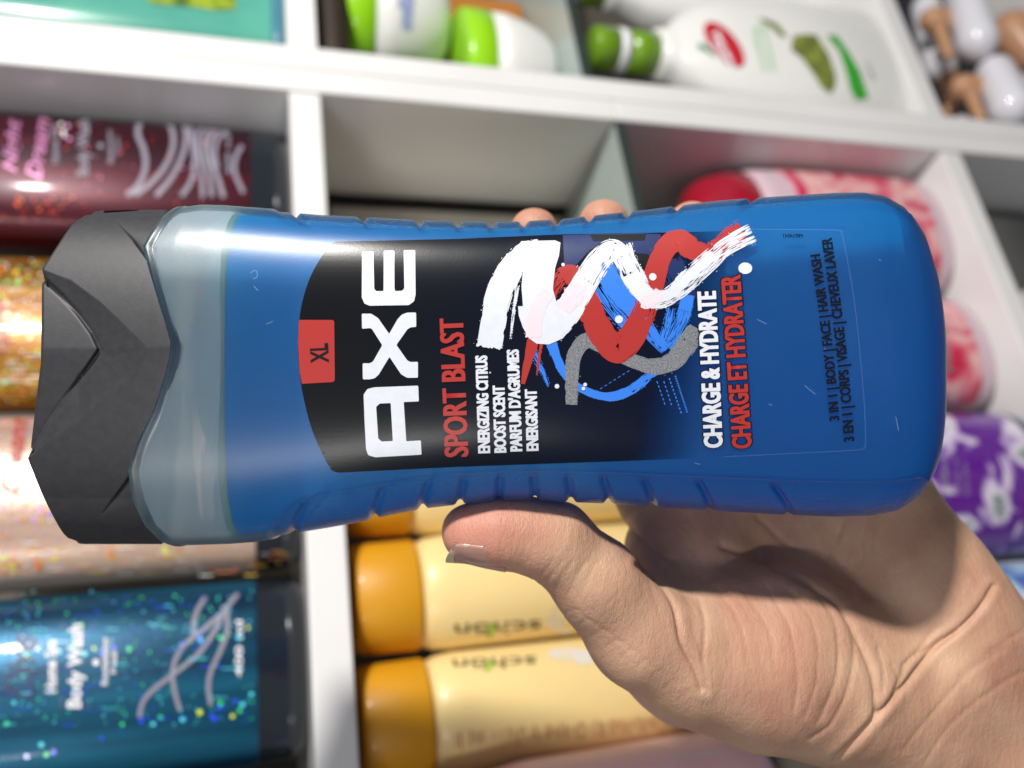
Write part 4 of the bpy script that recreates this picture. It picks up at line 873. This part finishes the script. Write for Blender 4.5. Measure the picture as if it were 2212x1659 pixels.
# refine to quads half the size, then settle on the surface
bm = bmesh.new(); vv = [bm.verts.new(p) for p in HV]
for f in HF: bm.faces.new([vv[i] for i in f])
bmesh.ops.subdivide_edges(bm, edges=bm.edges[:], cuts=1, use_grid_fill=True)
P = np.array([v.co[:] for v in bm.verts]); G_ = None
for _ in range(2):
    G_ = sgrad(P); G_ /= np.linalg.norm(G_, axis=1)[:, None]+1e-9; inb = (P[:, 0] < hi[0]-.002) & (P[:, 1] > lo[1]+.002); P = P-G_*(sdf(P)*inb)[:, None]
UV = np.stack([1106-P[:, 0]*F/P[:, 2], 829.5+P[:, 1]*F/P[:, 2]], 1)
front = G_[:, 2] > -.25
def h4(pts): return [(877.7+.6032*x, 1015+.6032*y) for x, y in pts]
CR = [([(2145, 1268), (2114, 1317), (2070, 1362), (2024, 1395), (1985, 1440), (1951, 1485), (1873, 1576), (1805, 1640)], 1.9, 7), ([(2060, 1365), (2010, 1398), (1965, 1425), (1945, 1470), (1935, 1500)], .7, 5),
      ([(1560, 1180), (1640, 1210), (1722, 1250), (1790, 1290), (1835, 1340), (1867, 1407), (1890, 1473), (1893, 1540)], 1.5, 9), ([(1380, 1218), (1410, 1245), (1433, 1268), (1457, 1317), (1475, 1389), (1500, 1440), (1517, 1490)], 1.7, 7),
      (h4([(740, 240), (800, 210), (880, 280), (960, 330)]), .9, 8), (h4([(1260, 170), (1400, 300), (1500, 380), (1590, 430)]), .8, 9), (h4([(1560, 200), (1530, 300), (1620, 420), (1660, 460)]), .5, 8),
      (h4([(1560, 500), (1605, 600), (1590, 760), (1530, 900), (1450, 960)]), .55, 7), (h4([(1470, 440), (1540, 560), (1540, 740), (1480, 900)]), .5, 7), (h4([(1380, 440), (1460, 560), (1470, 740), (1430, 880)]), .35, 7),
      (h4([(1290, 420), (1370, 560), (1400, 740), (1390, 860)]), .4, 7), (h4([(1200, 420), (1290, 560), (1320, 700)]), .3, 6), (h4([(1110, 420), (1190, 540), (1230, 700)]), .3, 6), (h4([(1050, 470), (1070, 560), (1065, 680), (1080, 800)]), .55, 6),
      (h4([(1690, 640), (1710, 740), (1690, 860), (1620, 960)]), .5, 7), (h4([(1740, 700), (1760, 760), (1720, 860)]), .35, 6), (h4([(1780, 700), (1740, 800), (1660, 900), (1560, 1000)]), .3, 6),
      (h4([(1900, 560), (1840, 640), (1780, 700)]), .5, 6), (h4([(2140, 640), (2000, 740), (1900, 850), (1780, 1000)]), .35, 7), (h4([(2212, 720), (2080, 800), (1960, 900), (1860, 1040)]), .3, 7), (h4([(2200, 580), (2080, 660), (1980, 740)]), .25, 7)]
# knuckle wrinkles of the thumb
for x in (395, 430, 470, 520, 560): CR.append((h4([(x+150-20, 300+x*.05), (x+110, 350), (x+60, 400+(x-395)*.35)]), .22, 4))
for k in range(9): CR.append((h4([(560+k*52, 520+k*38), (610+k*50, 500+k*36), (680+k*42, 560+k*30)]), .16, 4))
disp = np.zeros(len(P))
for line, dep, wd_ in CR:
    d = polydist(UV, catmull(line, 5)); disp += dep*.58/1000*(np.exp(-(d/(wd_*.75))**2)-.18*np.exp(-((d-wd_*2.4)/(wd_*1.3))**2))
# fine flesh unevenness (sum of oriented waves)
def nz3(P, s, seed):
    r = np.random.default_rng(seed); o = np.zeros(len(P))
    for _ in range(10): k = r.normal(size=3); k = k/np.linalg.norm(k)*s*r.uniform(.6, 1.5); o += np.sin(P@k+r.uniform(0, 6.3))
    return o/4
disp += (nz3(P, 220, 1)*.00035+nz3(P, 600, 2)*.00010)
P = P-G_*np.where(front, disp, 0)[:, None]
HB = q3(2300, 1800, 262); hand = empty('person', tuple(cam2w(HB)), "left hand and wrist with bare skin gripping the blue bottle, thumb in front", 'person'); hand.rotation_euler = Rm.to_euler()
for v, p in zip(bm.verts, P): v.co = Vector(p-HB)
bmesh.ops.recalc_face_normals(bm, faces=bm.faces[:])
SK = mat('skin', (.52, .31, .20), rough=.42, sss=.13, spec=.42); nt = SK.node_tree; b = nt.nodes['Principled BSDF']; tc = [k for k in nt.nodes if k.type == 'TEX_COORD'][0]; Lk = nt.links.new
b.inputs['Subsurface Scale'].default_value = .0025
n1 = nt.nodes.new('ShaderNodeTexNoise'); n1.inputs['Scale'].default_value = 55; n1.inputs['Detail'].default_value = 6; Lk(tc.outputs['Object'], n1.inputs['Vector'])
rp = nt.nodes.new('ShaderNodeValToRGB'); rp.color_ramp.elements[0].position = .3; rp.color_ramp.elements[1].position = .7
rp.color_ramp.elements[0].color = (.46, .24, .16, 1); rp.color_ramp.elements[1].color = (.60, .385, .25, 1); Lk(n1.outputs['Fac'], rp.inputs['Fac'])
at = nt.nodes.new('ShaderNodeAttribute'); at.attribute_name = 'blush'; mx = nt.nodes.new('ShaderNodeMix'); mx.data_type = 'RGBA'; mx.inputs[7].default_value = (.56, .20, .155, 1)
Lk(at.outputs['Fac'], mx.inputs[0]); Lk(rp.outputs[0], mx.inputs[6]); Lk(mx.outputs[2], b.inputs['Base Color'])
vo = nt.nodes.new('ShaderNodeTexVoronoi'); vo.feature = 'DISTANCE_TO_EDGE'; vo.inputs['Scale'].default_value = 900
mp = nt.nodes.new('ShaderNodeMapping'); mp.inputs['Rotation'].default_value = (0, 0, -.45); mp.inputs['Scale'].default_value = (1.5, .6, 1)
n2 = nt.nodes.new('ShaderNodeTexNoise'); n2.inputs['Scale'].default_value = 420; n2.inputs['Detail'].default_value = 6; n2.inputs['Roughness'].default_value = .65
Lk(tc.outputs['Object'], mp.inputs['Vector']); Lk(mp.outputs['Vector'], vo.inputs['Vector']); Lk(mp.outputs['Vector'], n2.inputs['Vector'])
b1 = nt.nodes.new('ShaderNodeBump'); b1.inputs['Strength'].default_value = .8; b1.inputs['Distance'].default_value = .00045; Lk(n2.outputs['Fac'], b1.inputs['Height'])
mr = nt.nodes.new('ShaderNodeMapRange'); mr.inputs['From Max'].default_value = .18; Lk(vo.outputs['Distance'], mr.inputs['Value'])
b2 = nt.nodes.new('ShaderNodeBump'); b2.inputs['Strength'].default_value = .22; b2.inputs['Distance'].default_value = .0002; Lk(mr.outputs[0], b2.inputs['Height']); Lk(b1.outputs[0], b2.inputs['Normal']); Lk(b2.outputs[0], b.inputs['Normal'])
ho = from_bm('hand', bm, SK, hand, smooth=True)
tipd = np.min([np.linalg.norm(P-q3(*a[:3]), axis=1) for a in ((1030, 1145, 214), (1152, 502, 252), (1306, 488, 250), (1493, 490, 250))], 0)
bl_ = np.clip(1-tipd/.024, 0, 1)*.9*(1-.45*(P[:, 1] > .02))+.25*np.clip(1-np.linalg.norm(P-q3(1640, 1400, 225), axis=1)/.02, 0, 1)
at_ = ho.data.attributes.new('blush', 'FLOAT', 'POINT'); at_.data.foreach_set('value', np.clip(bl_, 0, 1).astype(np.float32))
# thumb nail: plate wrapped on the far-lower side of the thumb tip
a_, b_ = q3(1000, 1152, 215), q3(1110, 1150, 215.5); ax = nrm(b_-a_); nd = nrm(np.array([0, -1, .42])-ax*(np.array([0, -1, .42])@ax)); sd = np.cross(ax, nd)
def nail_sheet(name, s0, s1, m, round0=0, round1=0, width=1.0):
    ns, npn = 26, 25; T_ = []
    for i in range(ns):
        for j in range(npn):
            q_ = j/(npn-1)*2-1; ph = q_*width; e0 = round0*abs(q_)**2.6; e1 = round1*abs(q_)**2.6
            T_.append(((s0+e0)+(s1-e1-s0-e0)*i/(ns-1), ph))
    T_ = np.array(T_); sc = np.maximum(T_[:, 0], .04)
    p = a_+np.outer(sc, b_-a_)+np.outer(np.cos(T_[:, 1]), nd)*.0075+np.outer(np.sin(T_[:, 1]), sd)*.0075
    for _ in range(4): g_n = sgrad(p); g_n /= np.linalg.norm(g_n, axis=1)[:, None]; p = p-g_n*(sdf(p)-(.00055-.00022*np.clip(T_[:, 0]/.86, 0, 1)-.0001*np.abs(T_[:, 1])**2))[:, None]
    ext = np.minimum(T_[:, 0]-sc, 0); up_ = p+np.outer(ext, b_-a_)+np.outer(ext, nd)*.0011
    lo_ = up_-g_n*.0005; n_ = len(p); VV = np.vstack([up_, lo_]); NF = []
    for i in range(ns-1):
        for j in range(npn-1): a = i*npn+j; NF.append((a, a+1, a+npn+1, a+npn)); NF.append((a+n_+npn, a+n_+npn+1, a+n_+1, a+n_))
    rim = [j for j in range(npn)]+[i*npn+npn-1 for i in range(1, ns)]+[(ns-1)*npn+j for j in range(npn-2, -1, -1)]+[i*npn for i in range(ns-2, 0, -1)]
    for a, c_ in zip(rim, rim[1:]+rim[:1]): NF.append((c_, a, a+n_, c_+n_))
    return obj(name, VV-HB, NF, m, hand)
NAIL = mat('fingernail', (.50, .27, .22), rough=.25, sss=.2, coat=.3, noise=.15, nscale=150)
nail_sheet('thumb_nail', -.16, .86, NAIL, 0, .30)
nail_sheet('nail_free_edge', -.33, -.16, mat('pale_nail_edge', (.55, .47, .33), rough=.4, sss=.1), .24, 0)
